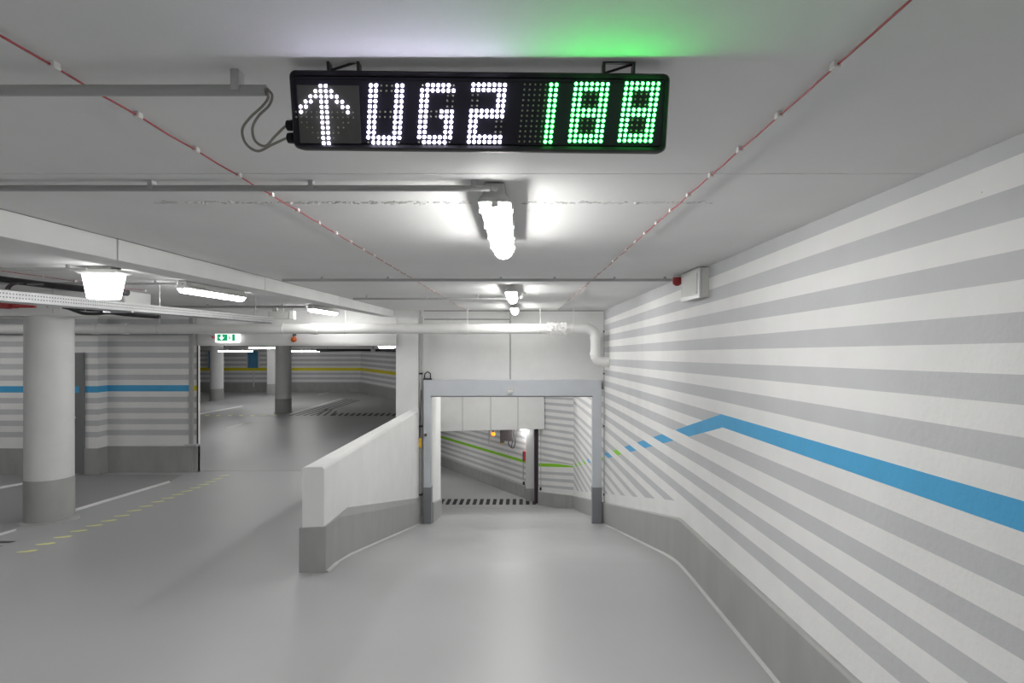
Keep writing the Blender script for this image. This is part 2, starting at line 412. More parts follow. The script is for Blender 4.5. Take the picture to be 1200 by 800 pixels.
# ---------------------------------------------------------------- beams
bm_ = thing('ceiling_beam', (-2.45, 5, .495), 'long shallow white ceiling beam running to the pier', 'beam', kind='structure')
by = [YBK, 3.55, 5.6, 7.9, 9.4, 11.3]
for a, b in zip(by, by[1:]):
    MB().box((-2.62, a + .006, .49), (-2.394, b - .006, CZ - .004)).build('beam_panel', 'beam_paint', bm_, bevel=.004)
MB().box((-2.61, YBK, .50), (-2.405, 11.3, CZ)).build('beam_core', 'joint_dark', bm_)
cb = MB().box((XL, 7.1, .32), (-4.7, 7.6, CZ)).build('ceiling_crossbeam', 'beam_paint', label='deep white beam resting on the round column', cat='beam', kind='structure', bevel=.01)

# ---------------------------------------------------------------- parapet beside the ramp
pa = thing('wall_parapet', (-1.87, 5.38, -2.06), 'white solid parapet with grey foot beside the ramp', 'parapet', kind='structure')
ny, fy = 5.377, 11.30
zt = lambda Y: -1.118 - .0265 * (Y - ny)
zlow = lambda Y: min(G0 - GS * Y, -.712 - .24 * Y)
mb = MB()
rings = []
for Y in (ny, 7, 9, fy):
    xr = PL(Y); xl_ = xr - .20
    rings.append([(xl_, Y, zlow(Y) - .1), (xr, Y, zlow(Y) - .1), (xr, Y, zt(Y) - .02), (xr - .02, Y, zt(Y)), (xl_ + .02, Y, zt(Y)), (xl_, Y, zt(Y) - .02)])
mb.loft(rings); mb.build('parapet_body', 'beam_paint', pa, bevel=.006)
mb = MB()
rings = []
for Y in (ny - .02, YB, fy):
    xr = PL(max(Y, ny)) + .02; xl_ = xr - .24; h = .41
    rings.append([(xl_, Y, zlow(Y) - .1), (xr, Y, zlow(Y) - .1), (xr, Y, zlow(Y) + h), (xl_, Y, (G0 - GS * Y) + .40)])
mb.loft(rings); mb.build('parapet_plinth', 'plinth_grey', pa)
mb = MB(); cys = [ny, 5.6, 6.2, 8, 10, fy]
mb.loft([[(PL(Y) + .02, Y, fz(Y)), (PL(Y) + .02, Y, fz(Y) + .018), (PL(Y) + .045, Y, fz(Y) + .002)] for Y in cys]); mb.build('cove_strip', 'cove_grey', pa)

# ---------------------------------------------------------------- portal: wall above, steel gate frame
pw = thing('wall_portal', (-.15, 11.6, -.72), 'white wall panels above the steel gate frame', 'wall', kind='structure')
xm = at(598, 0, 11.5).x
MB().box((-1.87, 11.5, -.9), (xm - .004, 11.75, CZ)).build('wall_panel', 'beam_paint', pw)
MB().box((xm + .004, 11.5, -.9), (RW(11.5), 11.75, CZ)).build('wall_panel', 'beam_paint', pw)
MB().box((-1.87, 11.52, -.9), (RW(11.5), 11.74, CZ)).build('panel_core', 'joint_dark', pw)
MB().box((-1.86, 11.49, CZ - .012), (RW(11.5), 11.5, CZ)).build('top_joint', 'joint_dark', pw)
mb = MB(); mb.prism([(-1.725, 11.62, -5.5), (-1.985, 14.85, -5.5), (-2.3, 14.85, -5.5), (-2.3, 11.62, -5.5)], [(-1.725, 11.62, -.5), (-1.985, 14.85, -.5), (-2.3, 14.85, -.5), (-2.3, 11.62, -.5)])
mb.build('wall_ramp', 'white_wall', label='short white side wall inside the steel gate frame', cat='wall', kind='structure')
mb = MB(); LWX = lambda Y: -1.725 - .0805 * (Y - 11.62)
plinth(mb, LWX, [11.63, 13, 14.85], 1, zf=fz, h=.40); mb.build('baseboard_ramp', 'plinth_grey', label='grey plinth of the short side wall inside the gate frame', cat='plinth', kind='structure')
gf = thing('steel_gateway', (-.15, 11.4, -3.4), 'blue-grey steel gate frame across the ramp', 'gate frame')
gx0, gx1 = at(497, 0, 11.4).x, at(505.5, 0, 11.4).x
gx2, gx3 = at(694, 0, 11.4).x, at(704.5, 0, 11.4).x
zs = at(0, 570, 11.4).z
MB().box((gx0, 11.33, -1.01), (gx3, 11.5, -.705)).build('lintel', 'gate_steel', gf, bevel=.006)
MB().box((gx1, 11.36, -1.03), (gx2, 11.47, -1.0)).build('bottom_rail', 'gate_steel_low', gf)
for (a, b) in ((gx0, gx1), (gx2, gx3)):
    p = MB().box((a, 11.33, zs), (b, 11.5, -1.0)).build('post', 'gate_steel', gf, bevel=.005)
    MB().box((a - .006, 11.32, -3.52), (b + .006, 11.51, zs)).build('post_foot', 'gate_steel_low', p, bevel=.004)
# guide rails left and right of the frame
for xx, nm in ((492.5, 'left'), (708.3, 'right')):
    c = at(xx, 0, 11.36).x
    tr = thing('guide_rail', (c, 11.36, -3.4), 'thin steel guide rail beside the parapet end' if nm == 'left' else 'thin steel guide rail between gate frame and striped wall', 'rail', 'gate guide rails')
    MB().box((c - .012, 11.35, -3.4), (c + .012, 11.38, CZ - .01)).build('channel', 'silver_grey', tr)
    MB().tube([(c + .028, 11.37, -3.3), (c + .028, 11.37, .5)], .006, 6).build('tension_rod', 'conduit_grey', tr)
    for z in (-2.9, -1.6, -.6, .2): MB().box((c - .02, 11.335, z), (c + .045, 11.4, z + .03)).build('bracket', 'galv_dark', tr)
# small things on the frame
p = at(499, 509, 11.33); cbx = thing('key_switch', p, 'small grey key switch on the left gate post', 'switch')
MB().box((p.x - .03, 11.31, p.z - .05), (p.x + .03, 11.33, p.z + .05)).build('plate', 'box_grey', cbx, bevel=.004)
MB().box((p.x - .022, 11.295, p.z - .03), (p.x + .022, 11.31, p.z + .02)).build('lock', 'machine_dark', cbx)
p = at(492, 519, 11.3); yt = thing('limit_sensor', p, 'orange yellow sensor box on the rail beside the gate', 'sensor')
MB().box((p.x - .03, 11.28, p.z - .085), (p.x + .03, 11.345, p.z + .085)).build('case', 'yellow_tag', yt, bevel=.01)
MB().tube([(p.x, 11.31, p.z + .08), (p.x, 11.32, p.z + .4), (p.x + .02, 11.33, p.z + 1.0)], .008, 6).build('lead', 'cable_black', yt)
p = at(598, 457, 11.33); ms = thing('motion_sensor', p, 'white motion sensor under the middle of the gate lintel', 'sensor')
MB().box((p.x - .05, 11.29, p.z), (p.x + .05, 11.329, p.z + .05)).build('base', 'box_grey', ms, bevel=.006)
MB().loft([[(p.x + .05 * s * math.cos(q), 11.29 + .05 * s * math.sin(q) * .6, p.z - h) for q in [2 * math.pi * i / 14 for i in range(14)]] for s, h in ((1, 0), (1, .02), (.8, .045), (.4, .06))]).build('lens', 'lamp_cap', ms, smooth=True)
p = at(501, 445, 11.38)
lp = MB().tube([(p.x - .045, 11.4, p.z + .0), (p.x - .06, 11.4, p.z + .06), (p.x - .05, 11.4, p.z + .12), (p.x, 11.4, p.z + .155), (p.x + .05, 11.4, p.z + .12), (p.x + .055, 11.4, p.z + .06), (p.x + .045, 11.4, p.z)], .012, 8)
lpo = thing('cable_loop', p, 'black cable loop standing on the gate lintel', 'cable')
lp.build('loop', 'cable_black', lpo, smooth=True)
MB().box((p.x - .08, 11.37, p.z - .005), (p.x + .08, 11.43, p.z + .03)).build('clamp', 'cable_black', lpo)

# ---------------------------------------------------------------- lower end of the ramp
AA, AB = (RW(19), 19.0), (.593, 19.76)
mb = MB(); mb.prism([(AA[0], AA[1], -6), (AB[0], AB[1], -6), (AB[0] + .15, AB[1] + .2, -6), (AA[0] + .15, AA[1] + .2, -6)],
                    [(AA[0], AA[1], -.4), (AB[0], AB[1], -.4), (AB[0] + .15, AB[1] + .2, -.4), (AA[0] + .15, AA[1] + .2, -.4)])
wall_end = mb.build('wall_end', 'white_wall', label='angled striped wall with green band at the ramp foot', cat='wall', kind='structure')
nrm = Vector((-(AB[1] - AA[1]), AB[0] - AA[0], 0)).normalized()
if nrm.y > 0: nrm = -nrm
def wpoly(px, A, B, n, m, parent, name='painted_stripe'):
    mb = MB(); mb.keep = True; mb.poly([on_wall(x, y, A, B) + n * .002 for x, y in px]); return mb.build(name, m, parent)
ends = [(464, 467, 466, 469), (471, 474, 473.5, 477), (478.5, 482, 482, 485.6), (486, 490, 490, 493.3), (494, 497, 498, 501.3), (501, 504, 506, 509.3)]
for a, b, c, d in ends: wpoly([(638, a), (672, c), (672, d), (638, b)], AA, AB, nrm, 'grey_stripe', wall_end)
for k in range(1, 6):
    a, b, c, d = 464 - 7.5 * k, 467 - 7.5 * k, 466 - 8 * k, 469 - 8 * k
    wpoly([(638, a), (672, c), (672, d), (638, b)], AA, AB, nrm, 'grey_stripe', wall_end)
for a, b, c, d in [(507.5, 510.7, 514, 517.4), (515, 518, 521.7, 525), (522.3, 525.3, 529.6, 533), (529.3, 532.5, 537.7, 541.2), (536.3, 540, 543.5, 545), (552, 555, 554, 557.5), (559.5, 562.5, 562, 566), (567.5, 570, 570.5, 574)]:
    wpoly([(631.2, a), (672, c), (672, d), (631.2, b)], AA, AB, nrm, 'grey_stripe', wall_end)
wpoly([(631.2, 542.5), (650, 543), (672, 545.8), (672, 547.4), (652, 547), (631.2, 546.3)], AA, AB, nrm, 'green_paint', wall_end, 'painted_band')
mb = MB(); n3 = nrm * .03
q0 = [Vector((AA[0], AA[1], 0)), Vector((AB[0], AB[1], 0))]
mb.hexa([q0[0] + Vector((0, 0, -5.5)), q0[1] + Vector((0, 0, -5.5)), q0[1] + n3 + Vector((0, 0, -5.5)), q0[0] + n3 + Vector((0, 0, -5.5))],
        [q0[0] + Vector((0, 0, -4.86)), q0[1] + Vector((0, 0, -4.92)), q0[1] + n3 + Vector((0, 0, -4.92)), q0[0] + n3 + Vector((0, 0, -4.86))])
mb.build('baseboard_end', 'plinth_grey', label='grey plinth of the angled wall at the ramp foot', cat='plinth', kind='structure')
# downstand of white panels
ds = thing('wall_downstand', (-.9, 19, LC), 'white downstand of upright panels over the ramp foot', 'wall', kind='structure')
DA, DB = (-6.0, 18.6), (at(638, 0, 19.5).x, 19.5)
joints = [513.5, 542, 575, 607, 638]
dpl = [(at(430, 0, 18.6).x, 18.6), (at(638, 0, 19.5).x, 19.5)]
for a, b in zip(joints, joints[1:]):
    P, Q = on_wall(a + .35, 0, *dpl), on_wall(b - .35, 0, *dpl)
    if b == 638: Q = on_wall(638, 0, *dpl)
    MB().prism([(P.x, P.y, LC), (Q.x, Q.y, LC), (Q.x, Q.y + .12, LC), (P.x, P.y + .12, LC)], [(P.x, P.y, -.5), (Q.x, Q.y, -.5), (Q.x, Q.y + .12, -.5), (P.x, P.y + .12, -.5)]).build('panel', 'beam_paint', ds)
P, Q = on_wall(470, 0, *dpl), on_wall(513.5, 0, *dpl)
MB().prism([(P.x, P.y, LC), (Q.x, Q.y, LC), (Q.x, Q.y + .12, LC), (P.x, P.y + .12, LC)], [(P.x, P.y, -2.43), (Q.x, Q.y, -2.43), (Q.x, Q.y + .12, -2.43), (P.x, P.y + .12, -2.43)]).build('panel', 'beam_paint', ds)
P, Q = on_wall(515, 0, *dpl), on_wall(637, 0, *dpl)
MB().prism([(P.x, P.y + .02, LC + .005), (Q.x, Q.y + .02, LC + .005), (Q.x, Q.y + .3, LC + .005), (P.x, P.y + .3, LC + .005)], [(P.x, P.y + .02, -.5), (Q.x, Q.y + .02, -.5), (Q.x, Q.y + .3, -.5), (P.x, P.y + .3, -.5)]).build('panel_core', 'concrete_grey', ds)
# far wall of the lower level
FA, FB = (-3.49, 26.0), (.176, 20.5)
ext = lambda t: (FA[0] + (FB[0] - FA[0]) * t, FA[1] + (FB[1] - FA[1]) * t)
E0, E1 = ext(-1.0), ext(1.0)
fn = Vector((-(E1[1] - E0[1]), E1[0] - E0[0], 0)).normalized()
if fn.y > 0: fn = -fn
def slab(E0, E1, z0, z1, n, t0, t1):
    mb = MB(); a, b = Vector((*E0, 0)), Vector((*E1, 0)); Z = lambda z: Vector((0, 0, z))
    mb.hexa([a + n * t0 + Z(z0), b + n * t0 + Z(z0), b + n * t1 + Z(z0), a + n * t1 + Z(z0)], [a + n * t0 + Z(z1), b + n * t0 + Z(z1), b + n * t1 + Z(z1), a + n * t1 + Z(z1)])
    return mb
wall_lower = slab(E0, E1, -5.6, LC, fn, -.2, 0).build('wall_lower', 'white_wall', label='striped wall with long green band on the lower level', cat='wall', kind='structure')
def hstripe(E0, E1, n, z, h, m, parent):
    mb = MB(); mb.keep = True; a, b = Vector((*E0, 0)) + n * .003, Vector((*E1, 0)) + n * .003
    mb.poly([a + Vector((0, 0, z - h)), b + Vector((0, 0, z - h)), b + Vector((0, 0, z + h)), a + Vector((0, 0, z + h))]); return mb.build('painted_stripe', m, parent)
for k in range(-4, 7): hstripe(E0, E1, fn, -4.085 + k * .205, .045 if k else .05, 'grey_stripe' if k else 'green_paint', wall_lower)
slab(E0, E1, -5.5, -4.93, fn, 0, .03).build('baseboard_lower', 'plinth_grey', label='dark plinth under the green banded wall below', cat='plinth', kind='structure')
MB().box((-12.2, 15, -5.6), (-12, 34, -2.62)).build('wall_lower_end', 'white_wall', label='plain end wall of the lower level', cat='wall', kind='structure')
MB().box((.176, 20.2, -5.4), (.46, 20.5, LC)).build('wall_lower_pier', 'column_paint', label='pale square pier at the ramp foot', cat='pier', kind='structure', bevel=.01)
MB().box((.166, 20.19, -5.4), (.47, 20.51, -4.93)).build('baseboard_pier', 'plinth_grey', label='dark painted foot of the pale pier at the ramp foot', cat='plinth', kind='structure')
dd = thing('steel_door', (.53, 20, LOW), 'dark sliding steel door edge between pale pier and angled wall', 'door')
MB().box((.46, 19.85, -5.33), (.60, 19.93, LC - .02)).build('leaf', 'dark_steel', dd)
MB().box((.57, 19.82, -5.33), (.60, 19.85, LC - .02)).build('edge_strip', 'machine_dark', dd)

# ---------------------------------------------------------------- far hall
MB().box((-24, 29.4, HF - .1), (-7.85, 29.6, .1)).build('wall_hall', 'white_wall', label='striped wall with yellow band at the back of the hall', cat='wall', kind='structure')
hw = bpy.data.objects['wall_hall']
HA, HB = (-7.85, 29.4), (-2.60, 21.0)
hn = Vector((-(HB[1] - HA[1]), HB[0] - HA[0], 0)).normalized()
if hn.y > 0: hn = -hn
hw2 = slab(HA, HB, HF - .1, .1, hn, -.2, 0).build('wall_hall_side', 'white_wall', label='angled striped wall with yellow band in the hall corner', cat='wall', kind='structure')
for k in range(-3, 6):
    z = -1.30 + k * .225
    m = 'grey_stripe' if k else 'yellow_paint'; h = .058 if k else .07
    hstripe((-24, 29.4), (-7.85, 29.4), Vector((0, -1, 0)), z, h, m, hw)
    hstripe(HA, HB, hn, z, h, m, hw2)
e = on_wall(467, 420, HA, HB)
MB().hexa([e + hn * .004 + Vector((-.03, .05, -.86)), e + hn * .004 + Vector((.03, -.05, -.86)), e + hn * .006 + Vector((.03, -.05, -.86)), e + hn * .006 + Vector((-.03, .05, -.86))],
          [e + hn * .004 + Vector((-.03, .05, .4)), e + hn * .004 + Vector((.03, -.05, .4)), e + hn * .006 + Vector((.03, -.05, .4)), e + hn * .006 + Vector((-.03, .05, .4))]).build('painted_band', 'yellow_paint', hw2)
slab((-24, 29.4), (-7.85, 29.4), HF - .05, HF + .46, Vector((0, -1, 0)), 0, .03).build('baseboard_hall', 'plinth_grey', label='dark plinth along the back wall of the hall', cat='plinth', kind='structure')
slab(HA, HB, HF - .05, HF + .46, hn, 0, .03).build('baseboard_hall_side', 'plinth_grey', label='dark plinth along the angled wall of the hall', cat='plinth', kind='structure')
MB().box((-24.2, 11.3, HF - .1), (-24, 29.6, .1)).build('wall_hall_end', 'white_wall', label='plain end wall of the far parking hall', cat='wall', kind='structure')
MB().box((-2.36, 11.75, HF - .06), (-2.31, 14.85, .1)).box((-2.62, 14.85, HF - .06), (-2.57, 21.05, .1)).box((-2.62, 14.8, HF - .06), (-2.31, 14.86, .1)).build('wall_hall_ramp', 'white_wall', label='wall between the parking hall and the ramp', cat='wall', kind='structure')

# ---------------------------------------------------------------- columns
def column(px, Y, r, zf, ztop, hpl, label, group=None, k=32):
    cx = (px - CX) / F * Y
    t = thing('round_column', (cx, Y, zf), label, 'column', group)
    MB().loft([circ(cx, Y, zf, r, k), circ(cx, Y, ztop, r, k)]).build('shaft', 'column_paint', t, smooth=True)
    MB().loft([circ(cx, Y, zf - .03, r + .07, k), circ(cx, Y, zf + .015, r + .05, k), circ(cx, Y, zf + .03, r + .006, k), circ(cx, Y, zf + hpl, r + .006, k)]).build('painted_foot', 'plinth_grey', t, smooth=True)
    return t
column(58, 7.35, .25, G0 - GS * 7.35, .33, .53, 'thick pale round column with grey foot beside the parking lines')
column(332, 20.65, .265, HF, HC, .5, 'pale round column with grey foot beside the hatched floor marking')
column(254, 25.0, .26, HF, HC, .5, 'dark shaded round column next to the narrow blue banner')
cc = thing('square_column', (at(320, 0, 28).x, 28, HF), 'square pale column standing just in front of the hall back wall', 'column')
a, b = at(315, 0, 28).x, at(327, 0, 28).x
MB().box((a, 27.8, HF), (b, 28.3, HC)).build('shaft', 'column_paint', cc)
MB().box((a - .01, 27.79, HF), (b + .01, 28.31, HF + .5)).build('painted_foot', 'concrete_grey', cc)

# ---------------------------------------------------------------- floor markings (paint, part of the floors)
def fmark(px, m, name, parent=floor, lift=.002):
    mb = MB(); mb.keep = True; mb.poly([on_floor(*p) + Vector((0, 0, lift)) for p in px]); return mb.build(name, m, parent)
fmark([(86, 596.5), (86, 599.8), (200, 565.2), (198, 563.2)], 'line_white', 'parking_line')
fmark([(-60, 580), (-60, 584), (28, 567.5), (28, 565.2)], 'line_white', 'parking_line')
fmark([(-60, 640), (-60, 647), (18, 622), (20, 619.5)], 'line_white', 'parking_line')
fmark([(-40, 633.5), (-40, 638.5), (12, 636), (20, 634)], 'line_black', 'hatch_bar')
fmark([(-40, 641), (-40, 646), (-2, 641), (4, 639.5)], 'line_black', 'hatch_bar')
bay = [on_floor(-300, 713), on_floor(86, 598), on_floor(200, 564), on_floor(214, 556), Vector((XL, 11.05, 0))]
mb = MB(); mb.keep = True; mb.poly([(p.x, p.y, G0 - GS * p.y + .001) for p in bay]); mb.build('bay_darker_area', 'bay_dark', floor)  # bay area filled with a darker grey than the lane
gl = [(125, 424), (212, 389), (292, 357), (368, 328), (441, 303), (508, 280), (570, 257), (628, 233), (683, 212), (738, 191), (787, 174), (832, 157), (875, 141), (915, 126), (953, 111), (985, 97), (1018, 84), (1050, 68)]
for gx, gy in gl:                                   # glow-in-the-dark footprints of the escape route
    c = on_floor(gx / 4, 540 + gy / 4)
    Yq = c.y; sx = 3.4 * Yq / F * 2.0              # sole about 0.15 m long, heel and ball
    L, W = .165, .040
    sole = []
    for i in range(16):
        q = 2 * math.pi * i / 16
        u = math.cos(q) * L * .5; v = math.sin(q) * W * (1.25 if u > 0 else .8) + (.010 if u > .02 else -.006)
        X, Y = c.x + u, c.y + v + u * .25
        sole.append((X, Y, G0 - GS * Y + .002))
    mb = MB(); mb.keep = True; mb.poly(sole); mb.build('glow_footprint', 'line_glow', floor)
MB().box((-6.1, 11.28, HF - .005), (-1.95, 11.33, HF + .004)).build('threshold_strip', 'clip_grey', floor)
def hmark(px, m, name):
    def hf(x, y): d = -HF / ((y - CY) / F); return Vector(((x - CX) / F * d, d, HF + .004))
    mb = MB(); mb.keep = True; mb.poly([hf(*p) for p in px]); return mb.build(name, m, hall_floor)
for i in range(12):                                # black hatch bars of the hall
    x = 391 + i * 7.0
    hmark([(x - 3, 487.2), (x + 1.2, 487.2), (x + 5.2, 484), (x + 2.0, 484)], 'line_black', 'hatch_bar')
for i in range(7):                                 # long converging bars
    x0 = 338 + i * 8; x1 = 408 + i * 4.2 if i < 4 else 384 + (i - 4) * 5
    y1 = 467.5 + i * .5 if i < 4 else 481.5 - (6 - i) * 1.5
    hmark([(x0, 487), (x0 + 3.2, 487), (x1 + 1.5, y1), (x1 - .8, y1)], 'line_black', 'hatch_bar')
hmark([(338, 485), (341, 485), (402, 466.8), (400, 466.5)], 'line_white', 'parking_line')
hmark([(232, 484.5), (232, 486), (285, 476), (283, 475.4)], 'line_white', 'parking_line')
hmark([(372, 462), (374, 462.6), (386, 459.8), (384, 459.6)], 'line_white', 'parking_line')
for i in range(7): hmark([(240 + 13.3 * i, 487.4), (245 + 13.3 * i, 487.4), (245.5 + 13.3 * i, 486.3), (240.5 + 13.3 * i, 486.3)], 'line_glow', 'glow_dash')
hmark([(232, 488.2), (335, 488.2), (335, 485.8), (232, 485.8)], 'conduit_grey', 'track_strip').location.z -= .001
hmark([(264, 501), (269, 501.5), (295, 494.4), (291, 494)], 'line_white', 'worn_line')
for i in range(15):                                # zebra at the ramp foot
    def lf(x, y): d = -LOW / ((y - CY) / F); return Vector(((x - CX) / F * d, d, LOW + .004))
    x = 515.5 + 7.75 * i; s = 3.2 * (1 - i / 13)
    mb = MB(); mb.keep = True; mb.poly([lf(*p) for p in ((x - s * .5, 591.3), (x + 4.2 - s * .5, 591.3), (x + 4.2 + s * .6, 584.6), (x + s * .6, 584.6))]); mb.build('zebra_bar', 'line_black', low_floor)

# ---------------------------------------------------------------- lamps
def lamp(name='fluorescent_lamp'):
    """lamp along +Y, starting at the origin, hung from z = 0"""
    t = thing(name, (0, 0, 0), 'x', 'lamp')
    L = 1.27
    pr = lambda y, s: [(-.040 * s, y, -.004), (-.046 * s, y, -.045), (-.066 * s, y, -.066), (-.066 * s, y, -.078), (.066 * s, y, -.078), (.066 * s, y, -.066), (.046 * s, y, -.045), (.040 * s, y, -.004)]
    MB().loft([pr(0, .92), pr(.015, 1), pr(L - .015, 1), pr(L, .92)]).build('housing', 'lamp_body', t, bevel=.004)
    lens = lambda y, s, d: [(-.056 * s, y, -.074)] + [(.054 * s * math.cos(math.pi + math.pi * i / 8), y, -.078 - d * math.sin(math.pi * i / 8)) for i in range(9)] + [(.056 * s, y, -.074)]
    MB().loft([lens(.006, .94, .035), lens(.02, 1, .047), lens(L - .03, 1, .047), lens(L - .01, .93, .035)]).build('diffuser', 'diffuser', t, smooth=True)
    MB().box((-.013, -.004, -.098), (.013, .012, -.079)).build('tube_holder', 'lamp_cap', t)
    hs = [c for c in t.children if c.name.startswith('housing')][0]
    MB().tube([(0, -.02, -.03), (0, .01, -.03)], .012, 10).build('cable_gland', 'clip_grey', t)
    for y in (.16, .5, .8, 1.1):
        for s in (-1, 1): MB().box((s * .064 - .006, y - .012, -.084), (s * .064 + .006, y + .012, -.060)).build('clamp', 'clip_white', hs)
    for y in (.2, 1.05): MB().box((-.03, y - .02, -.006), (.03, y + .02, 0)).build('mount', 'clip_grey', t)
    return t
L0_ = lamp(); first = True
def put_lamp(x, y, z, label, group=None, rot=0):
    global first
    o = L0_ if first else copy_tree(L0_)
    first = False
    o.location = (x, y, z); o.rotation_euler.z = rot; o['label'] = label
    if group: o['group'] = group
    tube = {'lamps over the parking bays': 'diffuser_bay', 'lamps in the far hall': 'diffuser_bay', 'lamps on the lower ramp': 'diffuser_low'}.get(group)
    for c in o.children:
        if c.name.startswith('diffuser') and tube:
            c.material_slots[0].link = 'OBJECT'; c.material_slots[0].material = MATS[tube]
    return o
g3 = 'lamps in the far hall'
g1, g2 = 'lamps in a row above the ramp', 'lamps over the parking bays'
put_lamp(-.1, 2.3, CZ, 'long bright fluorescent lamp fed by the grey conduit, just past the counter sign', g1)
put_lamp(-.1, 6.35, CZ, 'bright fluorescent lamp past the conduit that ends at the red siren', g1)
put_lamp(-.1, 9.4, CZ, 'bright fluorescent lamp nearest the wall above the gate frame', g1)
for y, lab in ((-2.8, 'behind the counter sign'),): put_lamp(-.1, y, CZ, 'fluorescent lamp above the ramp lane ' + lab, g1)
put_lamp(-3.37, 5.95, CZ, 'bright fluorescent lamp above the perforated cable tray', g2)
put_lamp(-3.37, 9.6, CZ, 'short looking fluorescent lamp near the hall lintel', g2)
for y, lab in ((2.45, 'close to the perforated tray start'), (-3.0, 'close to the rear wall')): put_lamp(-4.6, y, CZ, 'fluorescent lamp over the open deck ' + lab, 'lamps over the deck lane')
for y, lab in ((3.0, 'deep in the parking bays before the deep beam'), (8.4, 'deep in the parking bays past the deep beam')): put_lamp(-9.3, y, CZ, 'added unseen fluorescent lamp ' + lab, g2)  # out-of-view lamps added to brighten the bays and striped wall
def hall_lamp(px, py, Y, label, rot=math.pi / 2):
    p = at(px, py, Y); z = p.z + .09
    o = put_lamp(p.x + (.63 if rot else 0), Y, z, label, g3, rot)
    r = MB().tube([(.0, .3, 0), (.0, .3, HC - z)], .006, 6).build('hanger', 'clip_grey', o, local=True)
    r = MB().tube([(.0, 1.0, 0), (.0, 1.0, HC - z)], .006, 6).build('hanger', 'clip_grey', o, local=True)
    return o
hall_lamp(276, 411, 22.5, 'long fluorescent lamp beside the wide blue banner in the hall')
hall_lamp(309, 407.5, 26, 'thin looking fluorescent lamp between the hall columns')
hall_lamp(356, 411, 23.5, 'long fluorescent lamp right behind the hatched-side round column')
put_lamp(-2.95, 12.6, HC, 'fluorescent lamp on the hall ceiling close to the pier', g3)
put_lamp(-9.5, 13.0, HC, 'added unseen fluorescent lamp on the hall ceiling behind the striped bay wall', g3)  # hidden lamp added to brighten the hall floor
put_lamp(-8.55, 15.5, HC, 'added unseen fluorescent lamp on the hall ceiling before the hatched marking', g3, math.pi / 2)  # hidden lamp added to light the front of the pale hall column
put_lamp(-.2, 13.2, -.55, 'fluorescent lamp right behind the steel gate lintel', 'lamps on the lower ramp')
put_lamp(-.2, 16.3, -.55, 'fluorescent lamp just in front of the panelled downstand', 'lamps on the lower ramp')
put_lamp(.06, 19.95, LC, 'fluorescent lamp under the downstand at the ramp foot', g3)
put_lamp(-4.5, 21.5, LC, 'fluorescent lamp on the lower level ceiling', 'lamps on the lower ramp')

# bucket shaped luminaire over the tray
p = at(122, 317, 4.9)
bk = thing('bucket_lamp', (p.x, p.y, p.z - .25), 'glaring white bucket-shaped lamp with flange above the cable tray', 'lamp')
sq = lambda z, hx, hy: [(p.x - hx, p.y - hy, z), (p.x + hx, p.y - hy, z), (p.x + hx, p.y + hy, z), (p.x - hx, p.y + hy, z)]
MB().loft([sq(p.z - .235, .105, .06), sq(p.z - .03, .135, .08)]).build('diffuser', 'diffuser_soft', bk, bevel=.012)
MB().loft([sq(p.z - .03, .15, .09), sq(p.z - .02, .175, .10), sq(p.z, .175, .10)]).build('flange', 'lamp_cap', bk, bevel=.006)
MB().box((p.x - .1, p.y - .06, p.z), (p.x + .1, p.y + .06, CZ)).build('base', 'lamp_body', bk)

# ---------------------------------------------------------------- conduits with clips
def conduit(x0, x1, Y, z, r, clips, label, group='surface conduits across the ceiling', ceilz=CZ):
    t = thing('conduit_pipe', ((x0 + x1) / 2, Y, z), label, 'conduit', group)
    MB().tube([(x0, Y, z), (x1, Y, z)], r, 12).build('pipe', 'conduit_grey', t, smooth=True)
    for c in clips:
        MB().box((c - .009, Y - r - .004, z - r * .4), (c + .009, Y + r + .004, ceilz)).build('clip', 'clip_grey', t, bevel=.002)
    return t
Yc = 1.365; z1 = CZ - .032
xe = at(312, 0, Yc).x
t = conduit(-6, xe, Yc, at(0, 106, Yc).z, .0125, [at(278, 0, Yc).x, -1.6, -2.3], 'thick grey conduit whose cut end feeds the counter sign')
Y2 = 2.29
conduit(-6, -.115, Y2, at(0, 220.5, Y2).z, .0125, [at(c, 0, Y2).x for c in (555, 365, 178, -10)] + [-3.0], 'grey conduit ending at the nearest ramp lamp')
Y3 = 5.62
conduit(at(331, 0, Y3).x, at(790, 0, Y3).x, Y3, at(0, 328, Y3).z, .0135, [at(c, 0, Y3).x for c in (378, 455, 587, 650, 720, 779)], 'grey conduit running from the long beam to the red siren')
Y4 = 7.75
conduit(at(414, 0, Y4).x, -.17, Y4, at(0, 350, Y4).z, .0135, [at(c, 0, Y4).x for c in (430, 500, 560)], 'short grey conduit running to the second ramp lamp')
conduit(-9, -3.45, 4.75, .585, .0125, [-8, -7, -6, -5, -4.2, -3.6], 'grey conduit ending at the bucket-shaped lamp')
conduit(-9, -3.40, 5.9, .585, .0125, [-8, -6.8, -5.6, -4.4, -3.6], 'grey conduit ending at the lamp over the cable tray')
conduit(-9, -3.43, 9.55, .575, .02, [-8, -6.5, -5, -3.8], 'pale conduit ending at the lamp near the hall lintel')
pw1 = thing('conduit_pipe', (xm, 11.465, -.7), 'thin wall conduit dropping to the middle of the gate lintel', 'conduit')
zz = at(0, 374, 11.47).z
MB().tube([(-1.85, 11.47, zz), (xm, 11.47, zz), (xm, 11.47, zz - .03), (xm, 11.47, -.70)], .013, 8).build('pipe', 'conduit_grey', pw1)
for c in (-1.4, -.8): MB().box((c - .01, 11.45, zz - .02), (c + .01, 11.499, zz + .02)).build('clip', 'clip_grey', pw1)

